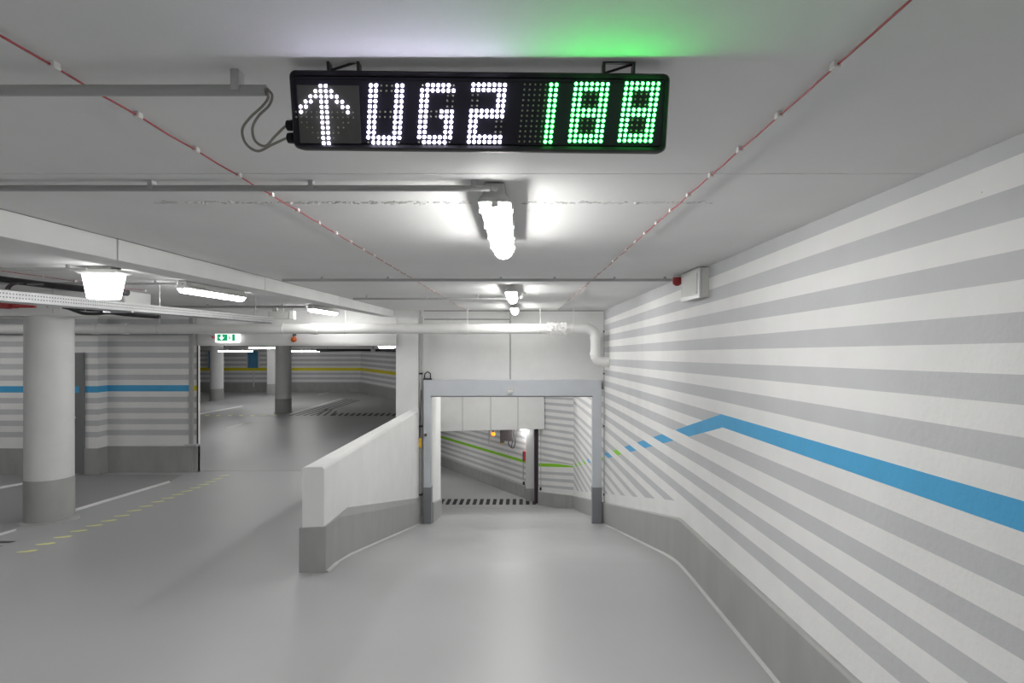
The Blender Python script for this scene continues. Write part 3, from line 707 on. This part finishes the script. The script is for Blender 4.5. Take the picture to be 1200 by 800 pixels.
# ---------------------------------------------------------------- red alarm cables with white clips
def alarm(X, y0, y1, step, label):
    t = thing('alarm_cable', (X, (y0 + y1) / 2, CZ), label, 'cable', 'red alarm cables along the ceiling')
    z = CZ - .009; pts = []; n = int((y1 - y0) / step)
    cm = None
    for i in range(n * 2 + 1):
        Y = y0 + (y1 - y0) * i / (n * 2); pts.append((X + random.uniform(-.002, .002), Y, z - (.003 if i % 2 else 0)))
    MB().tube(pts, .0026, 6).build('cable', 'cable_red', t, smooth=True)
    for i in range(n + 1):
        Y = y0 + (y1 - y0) * i / n
        if cm is None:
            cm = MB().box((-.008, -.011, -.016), (.008, .011, 0)).build('clip', 'clip_white', t, local=True, bevel=.002); o = cm
        else:
            o = cm.copy(); COL.objects.link(o)
        o.location = (0, Y - (y0 + y1) / 2, 0)
alarm(-1.03, -3.0, 11.4, .285, 'thin red alarm cable with white clips left of the counter sign')
alarm(.695, -3.0, 11.4, .285, 'thin red alarm cable with white clips toward the striped side wall')
alarm(-4.4, .5, 7.0, .5, 'thin red alarm cable over the parking bays')

# ---------------------------------------------------------------- LED counter sign
D = 1.33; tilt = math.asin(.208); roll = math.radians(-.55)
W_, H_ = .838, .166
ctr = at(562.3, 131, D)
sg = thing('counter_sign', ctr, 'black LED counter sign reading an up arrow, UG2 and 188', 'sign')
Rm = Matrix.Rotation(-tilt, 4, 'X') @ Matrix.Rotation(-roll, 4, 'Y')   # local: x right, z up, face toward -y
sg.rotation_euler = Rm.to_euler()
Ri = Rm.to_3x3()
# which sign of tilt brings the top edge toward the lens
if (Ri @ Vector((0, 0, 1))).y > 0:
    Rm = Matrix.Rotation(tilt, 4, 'X') @ Matrix.Rotation(-roll, 4, 'Y'); sg.rotation_euler = Rm.to_euler(); Ri = Rm.to_3x3()
def loc(x, y):                                     # pixel -> sign face coordinates
    d = Vector(((x - CX) / F, 1, (CY - y) / F)); n = Ri @ Vector((0, -1, 0)); t = ctr.dot(n) / d.dot(n)
    q = Ri.inverted() @ (d * t - ctr); return q.x, q.z
w2, h2 = W_ / 2, H_ / 2
def rrect(w, h, r, y, k=4):
    out = []
    for cx, cz, a0 in ((w - r, h - r, 0), (-w + r, h - r, 90), (-w + r, -h + r, 180), (w - r, -h + r, 270)):
        for i in range(k + 1):
            a = math.radians(a0 + 90 * i / k); out.append((cx + r * math.cos(a), y, cz + r * math.sin(a)))
    return out
mb = MB()
mb.loft([rrect(w2 - .012, h2 - .012, .008, .004), rrect(w2 - .012, h2 - .012, .008, -.002), rrect(w2 - .004, h2 - .004, .012, -.008), rrect(w2, h2, .014, 0), rrect(w2, h2, .014, .036), rrect(w2 - .006, h2 - .006, .012, .042)])
mb.build('housing', 'black_housing', sg, local=True, smooth=True)
MB().box((-w2 + .012, -.0035, -h2 + .014), (w2 - .012, .002, h2 - .014)).build('face_panel', 'black_panel', sg, local=True)
ax0, az0 = loc(348.5, 100); ax1, az1 = loc(424, 168.5)
MB().box((-.5 * (ax1 - ax0), -.0005, -.5 * (az0 - az1)), (.5 * (ax1 - ax0), .0005, .5 * (az0 - az1))).build('arrow_grid', 'led_grid', sg, local=True).location = ((ax0 + ax1) / 2, -.0042, (az0 + az1) / 2)
MB().box((-w2 + .014, -.0045, h2 - .022), (w2 - .014, -.003, h2 - .019)).build('top_bead', 'black_housing', sg, local=True)
PIT = 6.08 / F * D
def dome(mb, x, z, r, h):
    k = 8
    r0 = [(x + r * math.cos(2 * math.pi * i / k), -.0035, z + r * math.sin(2 * math.pi * i / k)) for i in range(k)]
    r1 = [(x + r * .75 * math.cos(2 * math.pi * i / k), -.0035 - h * .7, z + r * .75 * math.sin(2 * math.pi * i / k)) for i in range(k)]
    r2 = [(x + r * .3 * math.cos(2 * math.pi * i / k), -.0035 - h, z + r * .3 * math.sin(2 * math.pi * i / k)) for i in range(k)]
    mb.loft([r0, r1, r2])
ALL = set(range(7)); S = {0, 1, 5, 6}
glyph = {
 'U': [S] * 10 + [ALL, {1, 2, 3, 4, 5}],
 'G': [{1, 2, 3, 4, 5}, ALL, {0, 1}, {0, 1}, {0, 1}, {0, 1, 4, 5, 6}, {0, 1, 4, 5, 6}, S, S, S, ALL, {1, 2, 3, 4, 5}],
 '2': [ALL, ALL, {5, 6}, {5, 6}, {5, 6}, ALL, ALL, {0, 1}, {0, 1}, {0, 1}, ALL, ALL],
 '1': [{5, 6}] * 12,
 '8': [ALL, ALL, S, S, S, ALL, ALL, S, S, S, ALL, ALL]}
off = {'U': [{2, 3, 4}, {2, 3, 4}, set(), set(), set(), {2, 3, 4}, {2, 3, 4}] + [set()] * 4 + [{0, 6}],
       'G': [{0, 6}, set()] + [{5, 6}] * 3 + [{2, 3}] * 2 + [set()] * 4 + [{0, 6}],
       '2': [set(), set()] + [{0, 1}] * 3 + [set(), set()] + [{5, 6}] * 3 + [set(), set()],
       '1': [{0, 1, 2, 3, 4}] * 12,
       '8': [set(), set()] + [{2, 3, 4}] * 3 + [set(), set()] + [{2, 3, 4}] * 3 + [set(), set()]}
lit_r, off_r, shear = .0040, .0022, .094
PV = (loc(590, 99.5)[1] - loc(590, 166.3)[1]) / 11
for ch, px, py, m in (('U', 435.1, 100.4, 'led_white'), ('G', 495.4, 100, 'led_white'), ('2', 555, 99.5, 'led_white'), ('1', 615, 99.2, 'led_green'), ('8', 675, 98.5, 'led_green'), ('8', 734.2, 98, 'led_green')):
    x0, z0 = loc(px, py); a = MB(); b = MB()
    for r in range(12):
        for c in range(7):
            x = x0 + c * PIT * (1.0 if m == 'led_white' else 1.01) - shear * r * PV; z = z0 - r * PV
            if c in glyph[ch][r]: dome(a, x, z, lit_r, .004)
            elif c in off[ch][r]: dome(b, x, z, off_r, .002)
    a.build('lit_led_digit', m, sg, local=True, kind='stuff'); b.build('unlit_led_digit', 'led_off', sg, local=True, kind='stuff')
x0, z0 = loc(379.3, 101.1); a = MB(); b = MB()
arrow = [{.5}, {.5, 1.5}, {.5, 1.5, 2.5}, {.5, 2.5, 3.5}, {.5, 3.5, 4.5}, {.5, 4.5}] + [{.5}] * 6
for r in range(12):
    mir = arrow[11 - r]
    for c in (.5, 1.5, 2.5, 3.5, 4.5, 5.5):
        for s in (-1, 1):
            x = x0 + s * c * PIT; z = z0 - r * PV
            if c in arrow[r]: dome(a, x, z, lit_r, .004)
            elif c in mir or r in (5, 6): dome(b, x, z, off_r, .002)
a.build('lit_led_arrow', 'led_white', sg, local=True, kind='stuff'); b.build('unlit_led_arrow', 'led_off', sg, local=True, kind='stuff')
# brackets to the ceiling, glands
for px in (401, 726):
    x, z = loc(px, 84); x -= 0
    top = Ri.inverted() @ (Vector((0, 0, CZ)) - ctr)
    mb = MB(); zt_ = h2 + .026
    for s in (-1, 1):
        mb.box((x + s * .033 - .003, .008, h2 - .004), (x + s * .033 + .003, .030, zt_))
    mb.box((x - .036, .008, h2 - .002), (x + .036, .030, h2 + .002)); mb.box((x - .03, .008, zt_ - .003), (x + .03, .030, zt_))
    mb.tube([(x - .03, .018, h2 + .004), (x + .03, .018, zt_ - .004)], .003, 6)
    mb.build('ceiling_bracket', 'bracket_black', sg, local=True)
gp = []
for px, py in ((341.5, 145.5), (343.5, 160.5)):
    x, z = loc(px, py)
    mb = MB(); mb.tube([(-w2 + .002, .02, z), (-w2 - .006, .02, z), (-w2 - .007, .02, z), (-w2 - .019, .02, z), (-w2 - .022, .02, z)], [.010, .010, .0125, .0115, .006], 12)
    mb.build('cable_gland', 'black_housing', sg, local=True, smooth=True); gp.append(ctr + Ri @ Vector((-w2 - .02, .02, z)))
def bez(pts, n=10):                                # smooth curve through points (Catmull-Rom)
    P = [Vector(p) for p in pts]; P = [P[0] * 2 - P[1]] + P + [P[-1] * 2 - P[-2]]; out = []
    for i in range(1, len(P) - 2):
        for k in range(n):
            t = k / n; a, b, c, d = P[i - 1:i + 3]
            out.append(.5 * ((2 * b) + (c - a) * t + (2 * a - 5 * b + 4 * c - d) * t * t + (3 * b - a - 3 * c + d) * t ** 3))
    return out + [P[-2]]
for pts, g, lab in ((((313, 104), (319, 112), (315, 124), (303, 136), (296, 150), (299, 165), (311, 171), (322, 160), (332, 150)), gp[0], 'grey sign cable with the tighter bend from conduit to sign'),
                    (((312, 106), (314.5, 114), (308, 124), (293, 138), (284, 152), (288, 168), (302, 177), (318, 170), (333, 163)), gp[1], 'grey sign cable with the wider loop from conduit to sign')):
    dy = 0 if 'tighter' in lab else .012
    c3 = [at(x, y, Yc + dy * math.sin(math.pi * i / 8) + (1.352 - Yc) * i / 8) for i, (x, y) in enumerate(pts)]
    MB().tube(bez(c3 + [g], 6), .0030, 8).build('sign_cable', 'cable_grey', label=lab, cat='cable', group='cables feeding the sign', smooth=True)

# ---------------------------------------------------------------- siren and speaker box on the right wall
bx = thing('wall_box', (1.5, 5.1, .36), 'grey framed wall box under the ceiling beside the red siren', 'box')
zb0, zb1 = .37, .612; xf = 1.45; yb0, yb1 = 4.82, 5.34
MB().box((xf, yb0, zb0), (RW(5), yb1, zb1)).build('case', 'box_grey', bx, bevel=.006)
MB().box((xf - .012, yb0 - .01, zb0 - .008), (xf + .014, yb1 + .01, zb1)).build('frame', 'silver_grey', bx, bevel=.004)
MB().box((xf - .016, yb0 + .05, zb0 + .035), (xf - .008, yb1 - .05, zb1 - .04)).build('face', 'box_grey', bx)
MB().box((xf - .018, yb0 + .06, zb0 + .03), (xf - .012, yb1 - .06, zb0 + .036)).build('lower_edge', 'lamp_cap', bx)
p = at(793.5, 329, 5.45)
sr = thing('siren', p, 'dark red round siren hanging at the end of the ceiling conduit', 'siren')
MB().loft([circ(p.x, p.y, p.z + .03, .033, 16), circ(p.x, p.y, p.z + .062, .033, 16)]).build('base', 'silver_grey', sr, smooth=True)
MB().box((p.x - .03, p.y - .03, p.z + .06), (p.x + .03, p.y + .03, CZ)).build('mount', 'box_grey', sr)
MB().loft([circ(p.x, p.y, p.z + .03, .040, 16), circ(p.x, p.y, p.z + .0, .045, 16), circ(p.x, p.y, p.z - .025, .040, 16), circ(p.x, p.y, p.z - .042, .022, 16), circ(p.x, p.y, p.z - .047, .005, 16)]).build('horn', 'red_plastic', sr, smooth=True)
# small round detector beside the second lamp
p = at(611, 351, 7.4); dt = thing('smoke_detector', (p.x, 7.4, .53), 'small pale ceiling detector beside the second ramp lamp', 'detector')
MB().loft([circ(p.x, 7.4, CZ, .05, 16), circ(p.x, 7.4, CZ - .02, .05, 16), circ(p.x, 7.4, CZ - .035, .03, 16)]).build('base', 'lamp_cap', dt, smooth=True)
MB().loft([circ(p.x, 7.4, CZ - .035, .025, 16), circ(p.x, 7.4, CZ - .06, .025, 16), circ(p.x, 7.4, CZ - .07, .012, 16)]).build('head', 'box_grey', dt, smooth=True)

# ---------------------------------------------------------------- white drain pipe
Yp, zp, rp = 10.7, .25, .088
dp = thing('drain_pipe', (-3, Yp, zp), 'thick white drain pipe crossing below the ceiling and bending into the side wall', 'pipe')
MB().tube([(XL, Yp, zp), (1.20, Yp, zp)], rp, 20).build('pipe_run', 'white_pvc', dp, smooth=True)
def arc(c, r, a0, a1, n=8): return [(c[0] + r * math.cos(math.radians(a0 + (a1 - a0) * i / n)), Yp, c[1] + r * math.sin(math.radians(a0 + (a1 - a0) * i / n))) for i in range(n + 1)]
xv = 1.34
MB().tube(arc((xv - .14, zp - .14), .14, 90, 0), rp, 20).build('elbow', 'white_pvc', dp, smooth=True)
zq = at(0, 424, Yp).z
MB().tube([(xv, Yp, zp - .14), (xv, Yp, zq + .12)], rp, 20).build('pipe_drop', 'white_pvc', dp, smooth=True)
MB().tube(arc((xv + .12, zq + .12), .12, 180, 270), rp, 20).build('elbow', 'white_pvc', dp, smooth=True)
MB().tube([(xv + .12, Yp, zq), (RW(Yp) + .02, Yp, zq)], rp, 20).build('pipe_stub', 'white_pvc', dp, smooth=True)
for px in (545, 369, 147, 112):
    x = at(px, 0, Yp).x; MB().tube([(x - .06, Yp, zp), (x + .06, Yp, zp)], rp + .012, 20).build('coupling', 'white_pvc', dp, smooth=True)
for z in (zp - .16, zq + .15): MB().tube([(xv, Yp, z - .03), (xv, Yp, z + .03)], rp + .01, 20).build('coupling', 'white_pvc', dp, smooth=True)
for px in (332, 405, 548, 633, 672, 187, -40):
    x = at(px, 0, Yp).x
    h = MB().tube([(x, Yp, zp + rp), (x, Yp, CZ)], .007, 6).build('hanger_rod', 'clip_white', dp)
    MB().tube([(x - .014, Yp, zp), (x + .014, Yp, zp)], rp + .008, 20).build('pipe_ring', 'clip_white', h, smooth=True)
mb = MB()                                          # crumpled wrap on the pipe
x0, x1 = at(641, 0, Yp).x, at(664, 0, Yp).x
rings = []
for i in range(14):
    x = x0 + (x1 - x0) * i / 13
    rings.append([(x, Yp + (rp + random.uniform(.005, .035)) * math.cos(q), zp + (rp + random.uniform(.005, .035)) * math.sin(q)) for q in [2 * math.pi * k / 18 for k in range(18)]])
mb.loft(rings).build('crumpled_wrap', 'white_pvc', dp)

# ---------------------------------------------------------------- cable tray and cables
ct = thing('cable_tray', (-3.4, 5.3, .27), 'galvanised perforated cable tray hung over the parking bays', 'cable tray')
ty0, ty1, tx0, tx1, tz0, tz1 = 2.2, 8.0, -3.5, -3.3, .272, .338
MB().box((tx1 - .003, ty0, tz0), (tx1, ty1, tz1)).build('side_rail', 'galvanised', ct)
MB().box((tx0, ty0, tz0), (tx0 + .003, ty1, tz1)).build('side_rail', 'galvanised', ct)
MB().box((tx0, ty0, tz0 - .003), (tx1, ty1, tz0)).build('tray_bottom', 'galvanised', ct)
mb = MB()
n = int((ty1 - ty0) / .025)
for i in range(n):
    Y = ty0 + .012 + i * .025
    for z in (tz0 + .021, tz0 + .045):
        mb.box((tx1 - .0035, Y - .0045, z - .0035), (tx1 + .0006, Y + .0045, z + .0035))
mb.build('perforation', 'galv_dark', ct, kind='stuff')
for Y in (2.5, 5.05, 7.9):
    for x in (tx0 - .008,): MB().tube([(x, Y, tz0 - .01), (x, Y, CZ)], .005, 6).build('hanger_rod', 'clip_grey', ct)
    MB().box((tx0 - .02, Y - .015, tz0 - .018), (tx1 + .02, Y + .015, tz0 - .004)).build('hanger_bar', 'galvanised', ct)
gc = 'black cables by the cable tray'
for x, lab in ((-3.462, 'along the back rail of'), (-3.40, 'down the middle of'), (-3.338, 'along the perforated front rail of')):
    MB().tube(bez([(x + random.uniform(-.006, .006), 2.3 + 1.1 * k, tz0 + .014 + random.uniform(0, .004)) for k in range(6)], 5), .012, 8).build('tray_cable', 'cable_black', label='black power cable lying %s the tray' % lab, cat='cable', group='cables inside the tray', smooth=True)
hk = at(187, 371, 6.2)
cbn = thing('cable_bundle', (hk.x, 6.2, hk.z), 'drooping black cables under the tray with a white sleeve end', 'cable')
pts = [at(x, y, 6.2) for x, y in ((56, 358.5), (66, 359), (78, 360.5), (88, 364), (98, 367), (112, 367.5), (128, 366.5), (146, 368.5), (165, 370), (186, 371.5))]
c1 = MB().tube(bez(pts, 5), .017, 8).build('thick_cable', 'cable_black', cbn, smooth=True)
pts2 = [at(x, y, 6.3) for x, y in ((88, 362), (104, 363.5), (125, 364), (150, 366), (170, 368.5), (184, 369.5))]
MB().tube(bez(pts2, 5), .012, 8).build('thin_cable', 'cable_black', cbn, smooth=True)
MB().tube([at(57, 358, 6.18), at(64, 359, 6.18), at(72, 360.3, 6.18)], [.02, .022, .018], 10).build('white_sleeve', 'lamp_cap', c1, smooth=True)
MB().loft([circ(hk.x, 6.2, hk.z - .02, .02, 10), circ(hk.x, 6.2, hk.z + .02, .022, 10)]).build('end_clamp', 'cable_black', cbn)
for x in (hk.x, at(100, 0, 6.2).x, at(62, 0, 6.2).x): MB().tube([(x, 6.2, .30), (x, 6.2, CZ)], .004, 6).build('hanger_rod', 'clip_grey', cbn)
pts = [at(x, y, 5.2) for x, y in ((-30, 322), (5, 327.5), (40, 332), (75, 336), (110, 339.5), (150, 343))]
sb = thing('slab_cable', at(40, 332, 5.2), 'thick dark cable bundle slung under the slab with branches into the tray', 'cable')
MB().tube(bez(pts, 5), .028, 8).build('trunk', 'cable_black', sb, smooth=True)
for dx in (0, 3.5):
    pts = [at(x + dx, y, 4.6) for x, y in ((7, 339), (9, 335.5), (13, 333), (19, 332.4), (30, 333))]
    MB().tube(bez(pts + [at(48 + dx, 333, 5.2)], 5), .008, 8).build('branch', 'cable_black', sb, smooth=True)
for px, py in ((-5, 326), (125, 341)):
    q_ = at(px, py, 5.2); MB().tube([q_, (q_.x, q_.y, CZ)], .005, 6).build('hanger_rod', 'clip_grey', sb)
# red alarm unit with label strip
p = at(2, 357.5, 6.6)
ru = thing('alarm_unit', p, 'dark red alarm unit with printed strip under the cable tray', 'alarm')
q = at(4.5, 357.5, 6.6)
ring = lambda y: [(q.x + .085 * math.cos(2 * math.pi * i / 18), y, q.z + .04 * math.sin(2 * math.pi * i / 18)) for i in range(18)]
MB().loft([ring(6.56), ring(6.66)]).build('sounder', 'red_plastic', ru, smooth=True)
a, b = at(-20, 354.5, 6.6), at(17, 361, 6.6)
MB().box((a.x, 6.58, b.z), (b.x, 6.66, a.z)).build('body', 'red_plastic', ru, bevel=.006)
a, b = at(16, 355.5, 6.6), at(40, 360.5, 6.6)
MB().box((a.x, 6.59, b.z), (b.x, 6.63, a.z)).build('label_strip', 'red_plastic', ru)
mb = MB()
for i in range(11):
    x = a.x + .02 + (b.x - a.x - .04) * i / 11; mb.box((x, 6.586, (a.z + b.z) / 2 - .006), (x + .012, 6.59, (a.z + b.z) / 2 + .006))
mb.build('printed_line', 'red_print', ru, kind='stuff')
MB().tube([(q.x, 6.62, q.z + .03), (q.x, 6.62, CZ)], .008, 6).build('stem', 'clip_grey', ru)

# ---------------------------------------------------------------- boxes, exit sign, beacon on the hall lintel
p0, p1 = at(316, 365, 10.3), at(340, 374, 10.3)
jb = thing('junction_box', (p0.x, 10.3, p1.z), 'pale grey junction box above the drain pipe by the lintel', 'box')
MB().box((p0.x, 10.25, p1.z), (p1.x, 10.4, p0.z)).build('case', 'box_grey', jb, bevel=.006)
MB().box((p0.x + .02, 10.24, p1.z + .02), (p1.x - .02, 10.25, p0.z - .02)).build('lid', 'box_grey', jb)
MB().box((p0.x + .05, 10.28, p0.z), (p0.x + .12, 10.36, CZ)).build('mount', 'clip_grey', jb)
p0, p1 = at(340.5, 364.5, 10.3), at(345.5, 374, 10.3)
j2 = thing('relay_box', (p0.x, 10.3, p1.z), 'small white box attached to the pale junction box', 'box')
MB().box((p0.x, 10.24, p1.z), (p1.x, 10.36, p0.z)).build('case', 'lamp_cap', j2, bevel=.004)
MB().tube([(p0.x + .04, 10.3, p0.z), (p0.x + .04, 10.3, CZ)], .008, 6).build('stem', 'clip_grey', j2)
ex = thing('exit_sign', at(265, 401, 11.1), 'lit green exit sign with white down arrow and doorway', 'sign')
a, b = at(251.5, 390.5, 11.1), at(278.5, 401.3, 11.1)
MB().box((a.x, 11.1, b.z), (b.x, 11.225, a.z)).build('case', 'sign_face', ex, bevel=.02)
a, b = at(254.5, 391.6, 11.095), at(275.3, 399.2, 11.095)
gfc = MB().box((a.x, 11.092, b.z), (b.x, 11.1, a.z)).build('green_face', 'sign_green', ex)
def flat(pts, name):
    MB().prism([(x, 11.092, z) for x, z in pts], [(x, 11.088, z) for x, z in pts]).build(name, 'sign_face', gfc)
cx, cz = at(259.6, 395.4, 11.09).x, at(0, 395.4, 11.09).z
flat([(cx - .014, cz + .045), (cx + .014, cz + .045), (cx + .014, cz), (cx - .014, cz)], 'arrow_stem')
flat([(cx - .052, cz + .010), (cx, cz - .048), (cx + .052, cz + .010), (cx, cz - .008)], 'arrow_head')
cx = at(269.3, 0, 11.09).x
MB().box((cx - .042, 11.087, cz - .052), (cx + .042, 11.092, cz + .052)).build('doorway', 'sign_face', gfc)
def fg(pts, nm): MB().prism([(cx + x, 11.0872, cz + z) for x, z in pts], [(cx + x, 11.084, cz + z) for x, z in pts]).build(nm, 'sign_green', gfc)
fg([(-.008 + .009 * math.cos(t), .034 + .009 * math.sin(t)) for t in [math.pi * 2 * i / 8 for i in range(8)]], 'runner_head')
fg([(-.018, .02), (.004, .024), (.010, -.008), (.026, -.038), (.014, -.042), (-.002, -.016), (-.02, -.04), (-.03, -.034), (-.012, -.004)], 'runner_body')
p = at(249.5, 395, 11.15); MB().loft([[(p.x + r * math.cos(q), y, p.z + r * math.sin(q)) for q in [2 * math.pi * i / 10 for i in range(10)]] for y, r in ((11.225, .022), (11.14, .022), (11.12, .014))]).build('indicator', 'red_plastic', ex, smooth=True)
p = at(344.2, 397.5, 11.15)
bc = thing('warning_beacon', p, 'unlit orange round beacon hanging on the hall lintel', 'beacon')
MB().loft([circ(p.x, p.y, p.z + .055 * math.sin(a), max(.003, .055 * math.cos(a)), 16) for a in [math.radians(-88 + 176 * i / 10) for i in range(11)]]).build('lens', 'amber_lens', bc, smooth=True)
MB().tube([(p.x, p.y, p.z + .05), (p.x, p.y, p.z + .09), (p.x, 11.24, p.z + .09)], .02, 8).build('arm', 'machine_dark', bc)

# ---------------------------------------------------------------- grey service door behind the column
zd0, zd1 = G0 - GS * 10.8, at(0, 413, YA).z
xd1 = at(97, 0, YA - .06).x; xd0 = xd1 - 1.05
dr = thing('door_1', (xd1 - .5, YA, zd0), 'dark grey steel service door with blue stripe behind the round column', 'door', kind='structure')
MB().box((xd1 - .07, YA - .06, zd0 + .02), (xd1, YA + .01, zd1)).build('frame_post', 'door_grey', dr, bevel=.004)
MB().box((xd0, YA - .06, zd0 + .02), (xd0 + .07, YA + .01, zd1)).build('frame_post', 'door_grey', dr, bevel=.004)
MB().box((xd0 + .07, YA - .06, zd1 - .07), (xd1 - .07, YA + .01, zd1)).build('frame_head', 'door_grey', dr, bevel=.004)
MB().box((xd0 + .07, YA - .045, zd0 + .03), (xd1 - .07, YA, zd1 - .07)).build('leaf', 'door_grey', dr); leaf = [c for c in dr.children if c.name.startswith('leaf')][0]
MB().box((xd0 + .07, YA - .047, zc - .058), (xd1 - .075, YA - .045, zc + .058)).build('painted_stripe', 'blue_paint', leaf)
hd = MB().box((xd1 - .17, YA - .10, zd0 + 1.02), (xd1 - .14, YA - .045, zd0 + 1.05)); hd.box((xd1 - .28, YA - .105, zd0 + 1.02), (xd1 - .14, YA - .09, zd0 + 1.05)); hd.build('handle', 'silver_grey', leaf)

# ---------------------------------------------------------------- hall fittings
for (a, b, lab) in ((289.5, 303.5, 'wide blue banner with white side edge on the hall back wall'), (243.5, 249.5, 'narrow blue banner half hidden by the dark column')):
    x0, x1 = at(a, 0, 29.3).x, at(b, 0, 29.3).x; z0, z1 = at(0, 431, 29.3).z, at(0, 411, 29.3).z
    t = thing('blue_banner', ((x0 + x1) / 2, 29.3, z0), lab, 'banner', 'blue banners in the hall')
    MB().box((x0 + .04, 29.28, z0), (x1 - .04, 29.34, z1)).build('panel', 'blue_banner', t)
    for xx in (x0, x1 - .04): MB().box((xx, 29.27, z0), (xx + .04, 29.36, z1)).build('side_edge', 'box_grey', t)
p = at(296.5, 440, 29.3)
MB().tube([(p.x, 29.36, p.z - .55), (p.x, 29.36, p.z + .25)], .035, 8).build('wall_pipe', 'box_grey', label='short upright pale pipe below the wide blue banner', cat='pipe', smooth=True)
ht = thing('hall_tray', (-5.6, 20, -.2), 'dark cable tray hanging in the far hall by the lamps', 'cable tray')
a, b = at(372, 409, 19.5), at(468, 407.5, 19.5)
MB().box((a.x, 19.4, -.24), (b.x, 19.7, -.20)).build('tray', 'machine_dark', ht)
MB().tube([(a.x, 19.35, -.27), ((a.x + b.x) / 2, 19.35, -.25), (b.x, 19.35, -.27)], .02, 8).build('cable', 'cable_black', ht)
for x in (a.x + .3, (a.x + b.x) / 2, b.x - .3): MB().tube([(x, 19.55, -.2), (x, 19.55, HC)], .008, 6).build('hanger_rod', 'clip_grey', ht)
p = at(437, 410, 19.1); hb = thing('hall_box', p, 'small pale box under the dark hall cable tray', 'box')
MB().box((p.x - .06, 19.06, p.z - .06), (p.x + .06, 19.18, p.z + .03)).build('case', 'lamp_cap', hb, bevel=.006)
MB().box((p.x - .02, 19.1, p.z + .03), (p.x + .02, 19.16, HC)).build('stem', 'clip_grey', hb)

# ---------------------------------------------------------------- fittings at the ramp foot
p = at(578, 508.3, 20.0)
bl_ = thing('lit_beacon', p, 'glowing orange beacon under the downstand', 'beacon')
MB().loft([circ(p.x, p.y, p.z + .07 * math.sin(a), max(.003, .07 * math.cos(a)), 16) for a in [math.radians(-88 + 176 * i / 10) for i in range(11)]]).build('lens', 'amber_lit', bl_, smooth=True)
MB().tube([(p.x, p.y, p.z + .05), (p.x, p.y, LC)], .03, 8).build('stem', 'machine_dark', bl_)
p = at(573.3, 519.5, 20.3)
MB().tube([(p.x, 20.3, p.z), (p.x, 20.3, LC)], .022, 8).build('drop_conduit', 'conduit_grey', label='short grey conduit hanging beside the glowing beacon', cat='conduit', smooth=True)
a, b = at(586.2, 503, 20.6), at(600.8, 516, 20.6)
dv = thing('gate_drive', ((a.x + b.x) / 2, 20.6, b.z), 'dark gate drive motor hanging under the lower ceiling', 'motor')
MB().box((a.x, 20.5, b.z), (b.x, 20.8, LC)).build('case', 'machine_dark', dv, bevel=.01)
q = at(588.5, 518, 20.55)
MB().box((q.x - .07, 20.48, q.z - .03), (q.x + .07, 20.62, q.z + .05)).build('foot', 'machine_dark', dv, bevel=.01)
MB().box((q.x - .06, 20.47, q.z - .045), (q.x + .05, 20.5, q.z - .01)).build('copper_plate', 'yellow_tag', dv)
lp = [at(x, y, 20.6) for x, y in ((604, 502), (603, 510), (604, 517), (602, 524), (599, 524), (596, 520), (596, 516))]
MB().tube(bez(lp, 5), .018, 8).build('cable', 'machine_dark', dv, smooth=True)
lp = [at(x, y, 20.65) for x, y in ((601, 502), (601.5, 512), (600, 520), (599.5, 524))]
MB().tube(bez(lp, 5), .014, 8).build('cable', 'machine_dark', dv, smooth=True)
a, b = at(612.4, 528.5, 20.3), at(615.9, 540, 20.3)
cp = thing('call_point', ((a.x + b.x) / 2, 20.3, b.z), 'red and grey call point on the side of the pale pier', 'call point')
MB().box((a.x, 20.25, b.z), ((a.x + b.x) / 2 - .01, 20.4, a.z)).build('back_box', 'machine_dark', cp)
MB().box(((a.x + b.x) / 2 - .01, 20.25, b.z), (.176, 20.4, a.z)).build('front', 'red_print', cp)
MB().tube([(a.x + .02, 20.33, b.z), (a.x + .02, 20.33, at(0, 560, 20.3).z)], .015, 6).build('drop_tube', 'conduit_grey', cp)
for px, py, lab in ((634, 572.3, 'small black sensor low on the angled wall'), (613.8, 566, 'small black sensor low beside the pale pier')):
    p = on_wall(px, py, AA, AB) + nrm * .03 if px > 630 else at(px, py, 20.35)
    t = thing('photo_sensor', p, lab, 'sensor', 'gate light sensors')
    MB().box((p.x - .035, p.y - .03, p.z - .05), (p.x + .035, p.y + .03, p.z + .05)).build('case', 'cable_black', t, bevel=.006)
    if px > 630: MB().tube([(p.x + .01, p.y, p.z + .05), (p.x + .01, p.y + .02, LC - .01)], .009, 6).build('lead', 'conduit_grey', t)
